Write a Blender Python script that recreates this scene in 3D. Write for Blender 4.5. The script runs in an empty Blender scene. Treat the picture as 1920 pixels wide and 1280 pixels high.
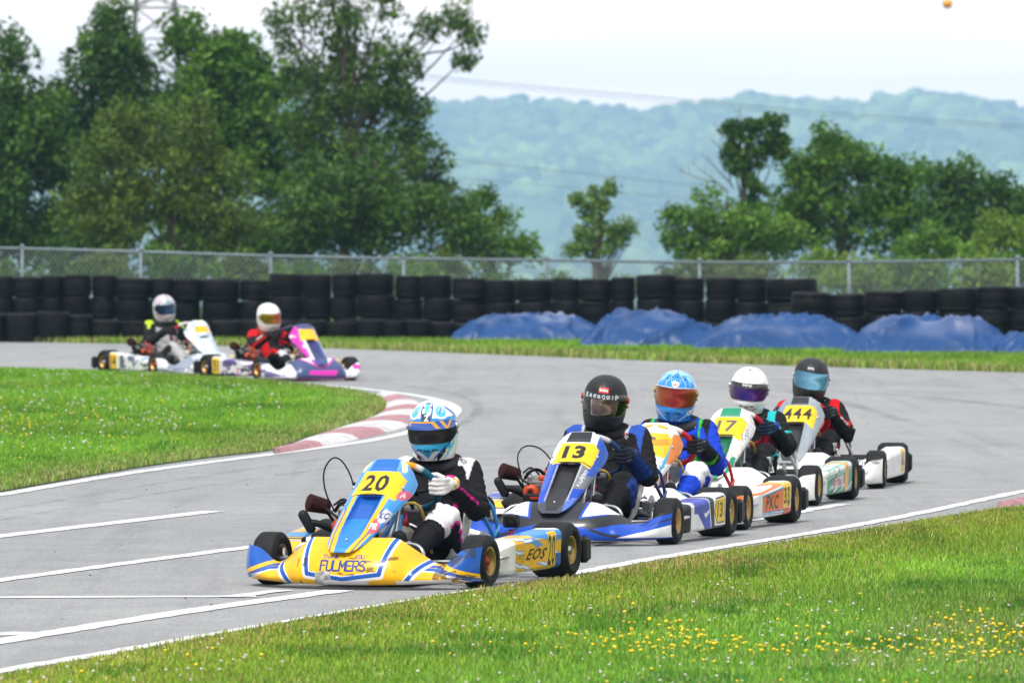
import bpy, math, random
import numpy as np
from mathutils import Vector, Matrix, noise as mnoise
random.seed(7); rng = np.random.default_rng(11)
SC = bpy.context.scene
COL = SC.collection
PI = math.pi
# ---- camera calibration (photo pixels 1920x1280) : 240 mm lens seen from a standing photographer
FPX, YH, CAMH = 12800.0, 445.0, 1.687
def ground(px, py, z=0.0):
    Y = FPX*(CAMH-z)/(py-YH)
    return Vector(((px-960.0)*Y/FPX, Y, z))
def at(px, py, Y):
    return Vector(((px-960.0)*Y/FPX, Y, CAMH-(py-YH)*Y/FPX))
def srgb(r, g, b):
    f = lambda c: (c/255/12.92) if c/255 <= 0.04045 else ((c/255+0.055)/1.055)**2.4
    return (f(r), f(g), f(b))

def tag(o, label=None, cat=None, group=None, kind=None):
    if label: o['label'] = label
    if cat: o['category'] = cat
    if group: o['group'] = group
    if kind: o['kind'] = kind
    return o
def empty(name, loc=(0,0,0), rotz=0.0, scale=1.0):
    o = bpy.data.objects.new(name, None); COL.objects.link(o)
    o.location = loc; o.rotation_euler = (0,0,rotz); o.scale = (scale,)*3
    o.empty_display_size = 0.1
    return o
def copy_tree(o, parent=None):
    c = o.copy(); COL.objects.link(c)
    if parent is not None: c.parent = parent
    for ch in list(o.children): copy_tree(ch, c)
    return c

# ---- mesh builder
class MB:
    def __init__(s):
        s.v = []; s.f = []; s.m = []; s.c = []; s.n = 0; s.sm = []
    def add(s, V, F, mat=0, col=None, smooth=True):
        V = np.asarray(V, float).reshape(-1,3)
        s.v.append(V); n0 = s.n; s.n += len(V)
        for f in F: s.f.append([i+n0 for i in f])
        s.m += [mat]*len(F); s.sm += [smooth]*len(F)
        if col is None: col = (1,1,1)
        c = np.asarray(col, float)
        if c.ndim == 1: c = np.tile(c, (len(V),1))
        s.c.append(c)
        return s
    def box(s, c, size, mat=0, col=None, rot=None, taper=1.0, bev=0.0):
        x,y,z = [d/2 for d in size]
        if bev <= 0:
            V = [(-x,-y,-z),(x,-y,-z),(x,y,-z),(-x,y,-z),(-x*taper,-y*taper,z),(x*taper,-y*taper,z),(x*taper,y*taper,z),(-x*taper,y*taper,z)]
            F = [(0,3,2,1),(4,5,6,7),(0,1,5,4),(1,2,6,5),(2,3,7,6),(3,0,4,7)]
        else:
            b = min(bev, x*.9, y*.9, z*.9); V = []; F = []
            rows = [(-z,b),(-z+b,0),(z-b,0),(z,b)]
            for zz, ins in rows:
                t = taper if zz > 0 else 1.0
                xx, yy = (x-ins)*t, (y-ins)*t; q = b*.6
                V += [(-xx+q,-yy,zz),(xx-q,-yy,zz),(xx,-yy+q,zz),(xx,yy-q,zz),(xx-q,yy,zz),(-xx+q,yy,zz),(-xx,yy-q,zz),(-xx,-yy+q,zz)]
            for r in range(3):
                for k in range(8):
                    a = r*8+k; bb = r*8+(k+1)%8
                    F.append((a,bb,bb+8,a+8))
            F.append(tuple(range(7,-1,-1))); F.append(tuple(range(24,32)))
        V = np.array(V)
        if rot is not None: V = V @ np.array(rot.to_3x3()).T
        return s.add(V+np.array(c), F, mat, col, smooth=False)
    def tube(s, pts, r, mat=0, col=None, n=8, cap=True, smooth_path=0, closed=False):
        P = np.array([tuple(p) for p in pts], float)
        R = np.full(len(P), r) if np.isscalar(r) else np.array(r, float)
        for _ in range(smooth_path):
            Q = [P[0]]; q = [R[0]]
            for i in range(len(P)-1):
                Q += [P[i]*.75+P[i+1]*.25, P[i]*.25+P[i+1]*.75]; q += [R[i]*.75+R[i+1]*.25, R[i]*.25+R[i+1]*.75]
            Q.append(P[-1]); q.append(R[-1]); P = np.array(Q); R = np.array(q)
        m = len(P); V = []; up = None
        for i in range(m):
            if closed: t = P[(i+1)%m]-P[i-1]
            else: t = P[min(i+1,m-1)]-P[max(i-1,0)]
            t = t/(np.linalg.norm(t)+1e-12)
            if up is None:
                up = np.array((0,0,1.)) if abs(t[2]) < .9 else np.array((1.,0,0))
            a = np.cross(t, up); a /= np.linalg.norm(a)+1e-12; b = np.cross(a, t); up = b
            for k in range(n):
                th = 2*PI*k/n
                V.append(P[i]+R[i]*(math.cos(th)*a+math.sin(th)*b))
        F = []
        for i in range(m if closed else m-1):
            j = (i+1) % m
            for k in range(n):
                F.append((i*n+k, i*n+(k+1)%n, j*n+(k+1)%n, j*n+k))
        if cap and not closed:
            F.append(tuple(range(n-1,-1,-1))); F.append(tuple(range((m-1)*n, m*n)))
        return s.add(V, F, mat, col)
    def lathe(s, prof, M=None, n=32, mat=0, col=None, closed=False, arc=None):
        # prof: list of (radius, height) about +Z ; M maps to place ; closed joins last to first
        prof = np.array(prof, float); m = len(prof)
        th = np.linspace(0, 2*PI, n, endpoint=False)
        V = np.stack([np.outer(np.cos(th), prof[:,0]), np.outer(np.sin(th), prof[:,0]), np.tile(prof[:,1], (n,1))], -1).reshape(-1,3)
        if M is not None: V = V @ np.array(M.to_3x3()).T + np.array(M.translation)
        F = []
        for k in range(n):
            k2 = (k+1) % n
            for i in range(m if closed else m-1):
                j = (i+1) % m
                F.append((k*m+i, k2*m+i, k2*m+j, k*m+j))
        if col is not None and np.asarray(col).ndim == 2: col = np.tile(np.asarray(col), (n,1))
        return s.add(V, F, mat, col)
    def grid(s, P, mat=0, col=None, t=0.0, flip=False):
        # P: (a,b,3) ; t>0 gives the sheet a thickness behind its face
        a, b, _ = P.shape; V = P.reshape(-1,3)
        idx = np.arange(a*b).reshape(a,b)
        F = np.stack([idx[:-1,:-1], idx[1:,:-1], idx[1:,1:], idx[:-1,1:]], -1).reshape(-1,4)
        if flip: F = F[:,::-1]
        if t == 0: return s.add(V, F.tolist(), mat, col)
        du = np.gradient(P, axis=0); dv = np.gradient(P, axis=1)
        N = np.cross(du, dv); N /= np.linalg.norm(N, axis=-1, keepdims=True)+1e-12
        if flip: N = -N
        B = (P - N*t).reshape(-1,3); o = a*b
        ring = np.concatenate([idx[0,:], idx[1:,-1], idx[-1,-2::-1], idx[-2:0:-1,0]])
        Fb = (F[:,::-1]+o).tolist(); Fr = []
        for i in range(len(ring)):
            p, q = ring[i], ring[(i+1)%len(ring)]
            Fr.append((p, q, q+o, p+o) if flip else (q, p, p+o, q+o))
        c = None
        if col is not None:
            c = np.asarray(col, float)
            if c.ndim == 1: c = np.tile(c, (o,1))
            c = np.concatenate([c, c*0.35])
        return s.add(np.concatenate([V,B]), F.tolist()+Fb+Fr, mat, c)
    def sphere(s, c, r, mat=0, col=None, n=16, m=10, M=None):
        r = (r,r,r) if np.isscalar(r) else r
        V = [(0,0,1)]; 
        for i in range(1,m):
            a = PI*i/m
            for k in range(n): V.append((math.sin(a)*math.cos(2*PI*k/n), math.sin(a)*math.sin(2*PI*k/n), math.cos(a)))
        V.append((0,0,-1)); F = []
        for k in range(n): F.append((0, 1+k, 1+(k+1)%n))
        for i in range(m-2):
            for k in range(n):
                a = 1+i*n+k; b = 1+i*n+(k+1)%n; F.append((a, a+n, b+n, b))
        e = len(V)-1
        for k in range(n): F.append((e, 1+(m-2)*n+(k+1)%n, 1+(m-2)*n+k))
        V = np.array(V)*np.array(r)
        if M is not None: V = V @ np.array(M.to_3x3()).T
        return s.add(V+np.array(tuple(c)), F, mat, col)
    def cone_capsule(s, p, q, r1, r2, mat=0, col=None, n=12, m=4):
        p = np.array(tuple(p), float); q = np.array(tuple(q), float); t = q-p; L = np.linalg.norm(t); t = t/(L+1e-9)
        pts = []; R = []
        for i in range(m,0,-1):
            a = PI/2*i/m; pts.append(p-t*r1*math.sin(a)); R.append(max(r1*math.cos(a),1e-4))
        pts.append(p); R.append(r1); pts.append(q); R.append(r2)
        for i in range(1,m+1):
            a = PI/2*i/m; pts.append(q+t*r2*math.sin(a)); R.append(max(r2*math.cos(a),1e-4))
        return s.tube(pts, R, mat, col, n=n)
    def build(s, name, mats, parent=None, loc=None):
        me = bpy.data.meshes.new(name)
        V = np.concatenate(s.v) if s.v else np.zeros((0,3)); C = np.concatenate(s.c)
        fill_mesh(me, V, s.f, s.m, C, s.sm)
        for m in (mats if isinstance(mats,(list,tuple)) else [mats]): me.materials.append(m)
        o = bpy.data.objects.new(name, me); COL.objects.link(o)
        if parent is not None: o.parent = parent
        if loc is not None: o.location = loc
        return o
def fill_mesh(me, V, F, M=None, C=None, SM=None):
    V = np.asarray(V, np.float32)
    me.vertices.add(len(V)); me.vertices.foreach_set('co', V.ravel())
    if isinstance(F, np.ndarray):
        k = F.shape[1]; nf = len(F); tot = np.full(nf, k, np.int32); flat = F.ravel().astype(np.int32)
    else:
        nf = len(F); tot = np.array([len(f) for f in F], np.int32); flat = np.array([i for f in F for i in f], np.int32)
    st = np.concatenate([[0], np.cumsum(tot)[:-1]]).astype(np.int32)
    me.loops.add(len(flat)); me.loops.foreach_set('vertex_index', flat)
    me.polygons.add(nf); me.polygons.foreach_set('loop_start', st)
    try: me.polygons.foreach_set('loop_total', tot)
    except Exception: pass
    if M is not None: me.polygons.foreach_set('material_index', np.array(M, np.int32))
    me.polygons.foreach_set('use_smooth', np.array(SM if SM is not None else [True]*nf, bool))
    if C is not None:
        a = me.color_attributes.new('Col', 'FLOAT_COLOR', 'POINT')
        C4 = np.ones((len(V),4), np.float32); C4[:,:3] = C
        a.data.foreach_set('color', C4.ravel())
    me.update(); me.validate()
def obj_np(name, V, F, C, mats, parent=None, smooth=True):
    me = bpy.data.meshes.new(name)
    fill_mesh(me, V, F, None, C, np.full(len(F), smooth))
    for m in (mats if isinstance(mats,(list,tuple)) else [mats]): me.materials.append(m)
    o = bpy.data.objects.new(name, me); COL.objects.link(o)
    if parent is not None: o.parent = parent
    return o

# ---- materials
def nt_new(name):
    m = bpy.data.materials.new(name); m.use_nodes = True
    return m, m.node_tree, m.node_tree.nodes['Principled BSDF']
def node(nt, typ, **kw):
    n = nt.nodes.new(typ)
    for k, v in kw.items():
        if k.startswith('i_'):
            key = k[2:]; key = int(key) if key.isdigit() else key.replace('_',' ')
            n.inputs[key].default_value = v
        else: setattr(n, k, v)
    return n
def noise_node(nt, scale, detail=4, rough=.55, coords='Object', vec=None, dist=0.0):
    n = node(nt, 'ShaderNodeTexNoise', i_Scale=scale, i_Detail=detail, i_Roughness=rough, i_Distortion=dist)
    if vec is None:
        tc = node(nt, 'ShaderNodeTexCoord'); vec = tc.outputs[coords]
    nt.links.new(vec, n.inputs['Vector']); return n
def ramp(nt, fac, stops):
    r = node(nt, 'ShaderNodeValToRGB'); e = r.color_ramp.elements
    while len(e) < len(stops): e.new(.5)
    for el, (p, c) in zip(e, stops):
        el.position = p; el.color = (*c, 1) if len(c) == 3 else c
    nt.links.new(fac, r.inputs['Fac']); return r.outputs['Color']
def mixc(nt, fac, a, b, mode='MIX'):
    m = node(nt, 'ShaderNodeMix', data_type='RGBA', blend_type=mode)
    for sock, val in ((m.inputs[0], fac), (m.inputs[6], a), (m.inputs[7], b)):
        if hasattr(val, 'is_linked') or hasattr(val, 'links'): nt.links.new(val, sock)
        elif isinstance(val, (tuple, list)): sock.default_value = (*val, 1) if len(val) == 3 else val
        else: sock.default_value = val
    return m.outputs[2]
def bump(nt, bs, height, strength=.3, dist=.01):
    b = node(nt, 'ShaderNodeBump', i_Strength=strength, i_Distance=dist)
    nt.links.new(height, b.inputs['Height']); nt.links.new(b.outputs['Normal'], bs.inputs['Normal'])
def plain(name, col, rough=.5, metal=0.0, var=.12, vscale=18, coat=0.0, bmp=0.0, bscale=120, spec=.5):
    m, nt, bs = nt_new(name)
    n = noise_node(nt, vscale, 5)
    c1 = tuple(max(0,c*(1-var)) for c in col); c2 = tuple(min(1,c*(1+var)) for c in col)
    nt.links.new(ramp(nt, n.outputs['Fac'], [(.3,c1),(.7,c2)]), bs.inputs['Base Color'])
    bs.inputs['Roughness'].default_value = rough; bs.inputs['Metallic'].default_value = metal
    bs.inputs['Coat Weight'].default_value = coat; bs.inputs['Specular IOR Level'].default_value = spec
    if bmp > 0: bump(nt, bs, noise_node(nt, bscale, 3).outputs['Fac'], bmp, .004)
    return m
def painted(name, rough=.3, coat=.4, dirt=.15, dscale=14, bmp=0.05, bscale=30, spec=.5, sheen=0.0):
    # colour comes from the graphics stored on the mesh ; grime is a procedural layer
    m, nt, bs = nt_new(name)
    a = node(nt, 'ShaderNodeVertexColor', layer_name='Col')
    n = noise_node(nt, dscale, 7, .65)
    d = ramp(nt, n.outputs['Fac'], [(.45,(1,1,1)),(.8,(1-dirt,1-dirt*1.02,1-dirt*1.06))])
    nt.links.new(mixc(nt, 1.0, a.outputs['Color'], d, 'MULTIPLY'), bs.inputs['Base Color'])
    r = node(nt, 'ShaderNodeMapRange', i_3=max(.05,rough-.08), i_4=min(1,rough+.2)); nt.links.new(n.outputs['Fac'], r.inputs[0])
    nt.links.new(r.outputs[0], bs.inputs['Roughness'])
    bs.inputs['Coat Weight'].default_value = coat; bs.inputs['Coat Roughness'].default_value = .12
    bs.inputs['Specular IOR Level'].default_value = spec
    if sheen: bs.inputs['Sheen Weight'].default_value = sheen
    if bmp: bump(nt, bs, noise_node(nt, bscale, 4).outputs['Fac'], bmp, .01)
    return m

# ---- graphics: paint flat artwork into arrays of (u,v) samples
_glyph = {}
def glyph_tris(text, bold=.0):
    key = (text, bold)
    if key in _glyph: return _glyph[key]
    cu = bpy.data.curves.new('lettering', 'FONT'); cu.body = text; cu.size = 1.0; cu.resolution_u = 2; cu.offset = bold; cu.space_character = 1.10
    cu.align_x = 'CENTER'; cu.align_y = 'CENTER'
    o = bpy.data.objects.new('lettering', cu); COL.objects.link(o)
    dg = bpy.context.evaluated_depsgraph_get(); me = bpy.data.meshes.new_from_object(o.evaluated_get(dg))
    me.calc_loop_triangles()
    T = np.array([[tuple(me.vertices[i].co)[:2] for i in t.vertices] for t in me.loop_triangles], float).reshape(-1,3,2)
    bpy.data.objects.remove(o); bpy.data.curves.remove(cu); bpy.data.meshes.remove(me)
    if len(T):
        lo = T.reshape(-1,2).min(0); hi = T.reshape(-1,2).max(0); T = (T-(lo+hi)/2)/(hi-lo)   # unit box
    _glyph[key] = T; return T
class Art:
    def __init__(s, U, V, base):
        s.u = np.asarray(U).ravel(); s.v = np.asarray(V).ravel(); s.c = np.tile(np.asarray(base,float), (len(s.u),1))
    def where(s, mask, col): s.c[mask] = col; return s
    def poly(s, pts, col):
        return s.where(s.inside(pts), col)
    def inside(s, pts):
        pts = np.asarray(pts, float); ins = np.zeros(len(s.u), bool); n = len(pts)
        for i in range(n):
            x1,y1 = pts[i]; x2,y2 = pts[(i+1)%n]
            if y1 == y2: continue
            cr = ((y1 > s.v) != (y2 > s.v)) & (s.u < (x2-x1)*(s.v-y1)/(y2-y1)+x1)
            ins ^= cr
        return ins
    def dist(s, pts):
        pts = np.asarray(pts, float); d = np.full(len(s.u), 1e9)
        for a, b in zip(pts[:-1], pts[1:]):
            ab = b-a; t = np.clip(((s.u-a[0])*ab[0]+(s.v-a[1])*ab[1])/(ab@ab+1e-12), 0, 1)
            d = np.minimum(d, np.hypot(s.u-a[0]-t*ab[0], s.v-a[1]-t*ab[1]))
        return d
    def line(s, pts, w, col): return s.where(s.dist(pts) < w/2, col)
    def ell(s, c, r, col): return s.where(((s.u-c[0])/r[0])**2+((s.v-c[1])/r[1])**2 < 1, col)
    def text(s, txt, c, w, h, col, bold=.03, shear=0.0, rot=0.0, flipu=False):
        T = glyph_tris(txt, bold)
        du = s.u-c[0]; dv = s.v-c[1]
        if flipu: du = -du
        cr, sr = math.cos(rot), math.sin(rot); x = (du*cr+dv*sr)/w; y = (-du*sr+dv*cr)/h; x = x-shear*y
        near = np.where((abs(x) < .52) & (abs(y) < .52))[0]
        if len(near) == 0: return s
        xs, ys = x[near], y[near]; hit = np.zeros(len(near), bool)
        for t in T:
            (ax,ay),(bx,by),(cx,cy) = t
            m = (xs >= min(ax,bx,cx)) & (xs <= max(ax,bx,cx)) & (ys >= min(ay,by,cy)) & (ys <= max(ay,by,cy))
            if not m.any(): continue
            X, Y = xs[m], ys[m]
            d1 = (X-bx)*(ay-by)-(ax-bx)*(Y-by); d2 = (X-cx)*(by-cy)-(bx-cx)*(Y-cy); d3 = (X-ax)*(cy-ay)-(cx-ax)*(Y-ay)
            ok = ~(((d1<0)|(d2<0)|(d3<0)) & ((d1>0)|(d2>0)|(d3>0)))
            hit[np.where(m)[0][ok]] = True
        s.c[near[hit]] = col; return s
def vnoise(P, scale, seed=0.0):
    return np.array([mnoise.noise(Vector((p[0]*scale+seed, p[1]*scale+seed*1.7, p[2]*scale-seed))) for p in P])
def fnoise(X, Y, seed=0):
    # cheap smooth value noise on arrays
    r = np.random.default_rng(seed); T = r.random((64,64))
    xi = np.floor(X).astype(int); yi = np.floor(Y).astype(int); fx = X-xi; fy = Y-yi
    fx = fx*fx*(3-2*fx); fy = fy*fy*(3-2*fy)
    g = lambda a, b: T[a % 64, b % 64]
    return (g(xi,yi)*(1-fx)+g(xi+1,yi)*fx)*(1-fy)+(g(xi,yi+1)*(1-fx)+g(xi+1,yi+1)*fx)*fy
def fbm(X, Y, seed=0, oct=4):
    s = 0; a = .5
    for k in range(oct):
        s = s+a*fnoise(X*2**k, Y*2**k, seed+k*13); a *= .5
    return s/(1-.5**oct)
# ---- camera
cam = bpy.data.cameras.new('camera'); camo = bpy.data.objects.new('camera', cam); COL.objects.link(camo)
cam.sensor_width = 36.0; cam.lens = 36.0*FPX/1920.0; cam.clip_start = 0.5; cam.clip_end = 20000
camo.location = (0,0,CAMH); camo.rotation_euler = (PI/2-math.atan((640-YH)/FPX), 0, 0)
cam.dof.use_dof = True; cam.dof.focus_distance = 35.5; cam.dof.aperture_fstop = 8.5
SC.camera = camo
# ---- overcast daylight: bright high cloud over a clear-sky base
SUN_EL, SUN_AZ = math.radians(56), math.radians(200)     # azimuth measured clockwise from +Y
w = bpy.data.worlds.new('World'); SC.world = w; w.use_nodes = True
nt = w.node_tree; bg = nt.nodes['Background']; bg.inputs['Strength'].default_value = 0.1
sky = node(nt, 'ShaderNodeTexSky', sky_type='NISHITA', sun_disc=False)
sky.sun_elevation = SUN_EL; sky.sun_rotation = SUN_AZ; sky.dust_density = 3.0; sky.air_density = 1.0
tc = node(nt, 'ShaderNodeTexCoord'); sp = node(nt, 'ShaderNodeSeparateXYZ'); nt.links.new(tc.outputs['Generated'], sp.inputs[0])
mpx = node(nt, 'ShaderNodeMapping'); mpx.inputs['Scale'].default_value = (2.5,2.5,40); nt.links.new(tc.outputs['Generated'], mpx.inputs['Vector'])
cl = noise_node(nt, 3.2, 6, .55, vec=mpx.outputs['Vector'])
cov = ramp(nt, sp.outputs['Z'], [(0.0,(37,28.5,24)),(.06,(25,21.5,19.5)),(.16,(6.2,6.6,7.1)),(.45,(8.8,9.2,9.7)),(1.0,(14,14.4,15.0))])
shade = ramp(nt, cl.outputs['Fac'], [(.3,(.86,.875,.895)),(.72,(1.06,1.055,1.05))])
cloud = mixc(nt, 1.0, cov, shade, 'MULTIPLY')
nt.links.new(mixc(nt, .86, sky.outputs['Color'], cloud), bg.inputs['Color'])
# ---- sun through thin cloud
sl = bpy.data.lights.new('sun', 'SUN'); sl.energy = 3.3; sl.angle = math.radians(10); sl.color = (1.0,.96,.9)
so = bpy.data.objects.new('sun', sl); COL.objects.link(so)
sd = Vector((math.sin(SUN_AZ)*math.cos(SUN_EL), math.cos(SUN_AZ)*math.cos(SUN_EL), math.sin(SUN_EL)))
so.rotation_euler = sd.to_track_quat('Z','Y').to_euler(); so.location = (0,0,60)
SC.view_settings.view_transform = 'Standard'; SC.view_settings.look = 'None'; SC.view_settings.gamma = 1; SC.view_settings.exposure = 0.10
SC.render.engine = 'CYCLES'; SC.cycles.use_denoising = True
SC.cycles.max_bounces = 6; SC.cycles.diffuse_bounces = 3; SC.cycles.glossy_bounces = 3; SC.cycles.transmission_bounces = 6; SC.cycles.transparent_max_bounces = 10
SC.cycles.volume_bounces = 1; SC.cycles.caustics_reflective = False; SC.cycles.caustics_refractive = False
# ---- humid summer air
hz = MB(); hz.box((0,4850,80), (7400,10100,300))
hm = bpy.data.materials.new('humid_air'); hm.use_nodes = True; hn = hm.node_tree
hn.nodes.remove(hn.nodes['Principled BSDF'])
pv = node(hn, 'ShaderNodeVolumePrincipled', i_Density=0.000175, i_Anisotropy=0.0); pv.inputs['Color'].default_value = (.46,.71,1.0,1)
hn.links.new(pv.outputs['Volume'], hn.nodes['Material Output'].inputs['Volume'])
tag(hz.build('haze', hm), 'pale blue summer haze filling the valley air', 'haze', kind='stuff')
# ---- terrain sheet: flat track plateau, then a valley
def hgt(x, y):
    z = 0.0
    if y > 126: z -= 66*(1-math.cos(PI*min(1,(y-126)/1600)))/2
    return z
ys = np.concatenate([np.linspace(-60,120,46), np.linspace(126,400,30), np.linspace(430,1800,30), np.linspace(1900,9800,40)])
xs = np.concatenate([-np.geomspace(3300,60,16), np.linspace(-50,50,41), np.geomspace(60,3300,16)])
P = np.array([[(x,y,hgt(x,y)) for x in xs] for y in ys])
m, nt, bs = nt_new('meadow_ground')
tcn = node(nt, 'ShaderNodeTexCoord')
n1 = noise_node(nt, .35, 6, .6); n2 = noise_node(nt, 9, 5, .7); n3 = noise_node(nt, 60, 3, .7)
base = ramp(nt, n1.outputs['Fac'], [(.3,(.035,.085,.012)),(.55,(.06,.13,.018)),(.75,(.11,.14,.035))])
det = ramp(nt, n2.outputs['Fac'], [(.3,(.55,.6,.5)),(.7,(1.2,1.2,1.0))])
nt.links.new(mixc(nt, 1.0, base, det, 'MULTIPLY'), bs.inputs['Base Color']); bs.inputs['Roughness'].default_value = .95
bump(nt, bs, n3.outputs['Fac'], .6, .03)
GRASSM = m
mb = MB(); mb.grid(P, flip=True)
tag(mb.build('ground', GRASSM), 'green meadow ground under and around the race track', 'ground', kind='structure')

# ---- asphalt
m, nt, bs = nt_new('worn_asphalt')
n1 = noise_node(nt, .22, 5, .6); n2 = noise_node(nt, 2.2, 6, .62); n3 = noise_node(nt, 120, 3, .75); n4 = noise_node(nt, 45, 4, .7)
tcn = node(nt, 'ShaderNodeTexCoord'); mp = node(nt, 'ShaderNodeMapping'); mp.inputs['Rotation'].default_value = (0,0,math.radians(12)); mp.inputs['Scale'].default_value = (2.6,.11,1)
nt.links.new(tcn.outputs['Object'], mp.inputs['Vector']); n5 = noise_node(nt, 1.2, 6, .65, vec=mp.outputs['Vector'], dist=.4)
base = ramp(nt, n1.outputs['Fac'], [(.3,(.265,.267,.270)),(.7,(.318,.318,.317))])
c = mixc(nt, 1.0, base, ramp(nt, n2.outputs['Fac'], [(.3,(.86,.86,.865)),(.7,(1.07,1.07,1.065))]), 'MULTIPLY')
c = mixc(nt, 1.0, c, ramp(nt, n5.outputs['Fac'], [(.34,(.86,.86,.87)),(.5,(1,1,1))]), 'MULTIPLY')
sp1 = ramp(nt, n3.outputs['Fac'], [(.35,(.42,.42,.43)),(.5,(1,1,1)),(.65,(1.6,1.59,1.57))])
c = mixc(nt, .8, c, sp1, 'MULTIPLY')
c = mixc(nt, .6, c, ramp(nt, n4.outputs['Fac'], [(.3,(.85,.85,.85)),(.7,(1.1,1.1,1.1))]), 'MULTIPLY')
nt.links.new(c, bs.inputs['Base Color']); bs.inputs['Roughness'].default_value = .82; bs.inputs['Specular IOR Level'].default_value = .35
bump(nt, bs, n3.outputs['Fac'], .5, .006)
ASPH = m
far_px = [(-500,634),(-200,637),(0,641),(300,646),(600,653),(750,658),(900,664),(1100,672),(1300,680),(1500,687),(1700,693),(1920,699),(2250,705)]
FAR = [ground(*p) for p in far_px]
def flat_poly(name, pts, z, mats, label, cat, kind='structure'):
    import bmesh
    bm = bmesh.new(); vs = [bm.verts.new((p[0],p[1],z)) for p in pts]
    f = bm.faces.new(vs); f.normal_update()
    if f.normal.z < 0: f.normal_flip()
    bmesh.ops.triangulate(bm, faces=[f])
    me = bpy.data.meshes.new(name); bm.to_mesh(me); bm.free(); me.materials.append(mats)
    o = bpy.data.objects.new(name, me); COL.objects.link(o)
    return tag(o, label, cat, kind=kind)
flat_poly('track', [(-30,-5),(30,-5),(30,60)] + [tuple(p)[:2] for p in FAR[::-1]] + [(-30,60)], .004, ASPH, 'worn grey asphalt kart track sweeping round the bend', 'track')

def smooth_pts(pts, it=2):
    P = [np.array(tuple(p)[:2], float) for p in pts]
    for _ in range(it):
        Q = [P[0]]
        for a, b in zip(P[:-1], P[1:]): Q += [a*.75+b*.25, a*.25+b*.75]
        Q.append(P[-1]); P = Q
    return np.array(P)
# ---- verge beside the near edge and the infield island
verge_px = [(-400,1345),(-100,1287),(60,1259),(150,1243),(300,1213),(500,1176),(700,1141),(900,1107),(1080,1083),(1150,1070),(1300,1043),(1500,1014),(1700,982),(1800,966),(1870,955),(1930,950),(2100,930),(2500,880)]
VERGE = smooth_pts([ground(*p) for p in verge_px], 1)
flat_poly('verge', [tuple(p) for p in VERGE] + [(14,60),(14,10),(-4,10)], .010, GRASSM, 'grass verge along the near side of the track', 'verge')
isl_px = [(-700,1010),(-250,962),(-30,929),(100,906),(250,879),(400,858),(505,847),(535,838),(560,826),(640,803),(700,784),(722,770),(726,757),(704,742),(620,729),(500,717),(350,707),(150,700),(-30,696),(-600,690)]
ISLE = smooth_pts([ground(*p) for p in isl_px], 2)
flat_poly('infield', [tuple(p) for p in ISLE] + [(-26,88),(-26,40)], .011, GRASSM, 'grass infield island inside the bend', 'infield')

# ---- painted lines
m, nt, bs = nt_new('road_paint')
n1 = noise_node(nt, 26, 6, .7); n2 = noise_node(nt, 160, 3, .7)
c = ramp(nt, n1.outputs['Fac'], [(.27,(.38,.38,.38)),(.42,(.66,.67,.67)),(.7,(.76,.77,.77))])
nt.links.new(c, bs.inputs['Base Color']); bs.inputs['Roughness'].default_value = .7; bump(nt, bs, n2.outputs['Fac'], .3, .004)
LINEM = m
def strip(pts, w, z, name='painted_line', label='', cat='road marking', rag=.01, mat=None):
    P = np.array([tuple(p)[:2] for p in pts], float)
    seg = np.linalg.norm(np.diff(P,axis=0),axis=1); s = np.concatenate([[0],np.cumsum(seg)]); n = max(8,int(s[-1]/.12))
    q = np.linspace(0,s[-1],n); X = np.interp(q,s,P[:,0]); Y = np.interp(q,s,P[:,1])
    T = np.stack([np.gradient(X),np.gradient(Y)],-1); T /= np.linalg.norm(T,axis=1,keepdims=True); N = np.stack([-T[:,1],T[:,0]],-1)
    j = (rng.random((n,2))-.5)*rag*2
    L = np.stack([X,Y],-1)+N*(w/2+j[:,:1]); R = np.stack([X,Y],-1)-N*(w/2+j[:,1:])
    G = np.zeros((n,2,3)); G[:,0,:2] = L; G[:,1,:2] = R; G[:,:,2] = z
    o = MB().grid(G, flip=False).build(name, mat or LINEM)
    if o.data.polygons[0].normal.z < 0: o.data.flip_normals()
    return tag(o, label, cat, kind='structure')
gl = lambda L: [ground(*p) for p in L]
strip(smooth_pts(gl([(-300,1318),(20,1257),(150,1236),(350,1201),(500,1175),(650,1149),(800,1124),(950,1101),(1060,1080),(1210,1052),(1360,1027),(1560,995),(1710,967),(1860,935),(1920,922),(2100,895),(2500,850)]),1), .10, .0085, label='long white edge line beside the near grass verge')
strip(smooth_pts(gl([(-400,985),(0,930),(100,912),(250,887),(400,867),(510,853),(640,836),(720,823),(790,806),(840,787),(856,772),(848,760),(815,749),(760,739),(700,732),(620,724),(540,718)]),2), .12, .0085, label='white line curving round the infield kerb')
strip(gl([(-300,1044),(0,1007),(400,960)]), .15, .008, label='white painted line between the infield and the parallel lines', rag=.008)
strip(gl([(-300,1133),(0,1090),(250,1056),(510,1022),(880,970)]), .12, .008, label='white painted line running under the leading yellow kart')
strip(gl([(-200,1123),(0,1122),(250,1121),(480,1120)]), .13, .0075, label='thin white line painted across the track')
strip(gl([(430,1122),(530,1109)]), .1, .009, label='short white dash ahead of the yellow kart')
strip(gl([(-200,1239),(0,1205),(200,1172),(400,1141),(640,1109)]), .14, .008, label='thick white line leading to the front of the yellow kart')
strip(gl([(-200,1196),(0,1192),(52,1188)]), .16, .0075, label='stub of white line at the picture edge of the track')
strip(gl([(1040,1033),(1300,995),(1580,947)]), .11, .008, label='worn white line passing under the row of karts', rag=.02)

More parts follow.
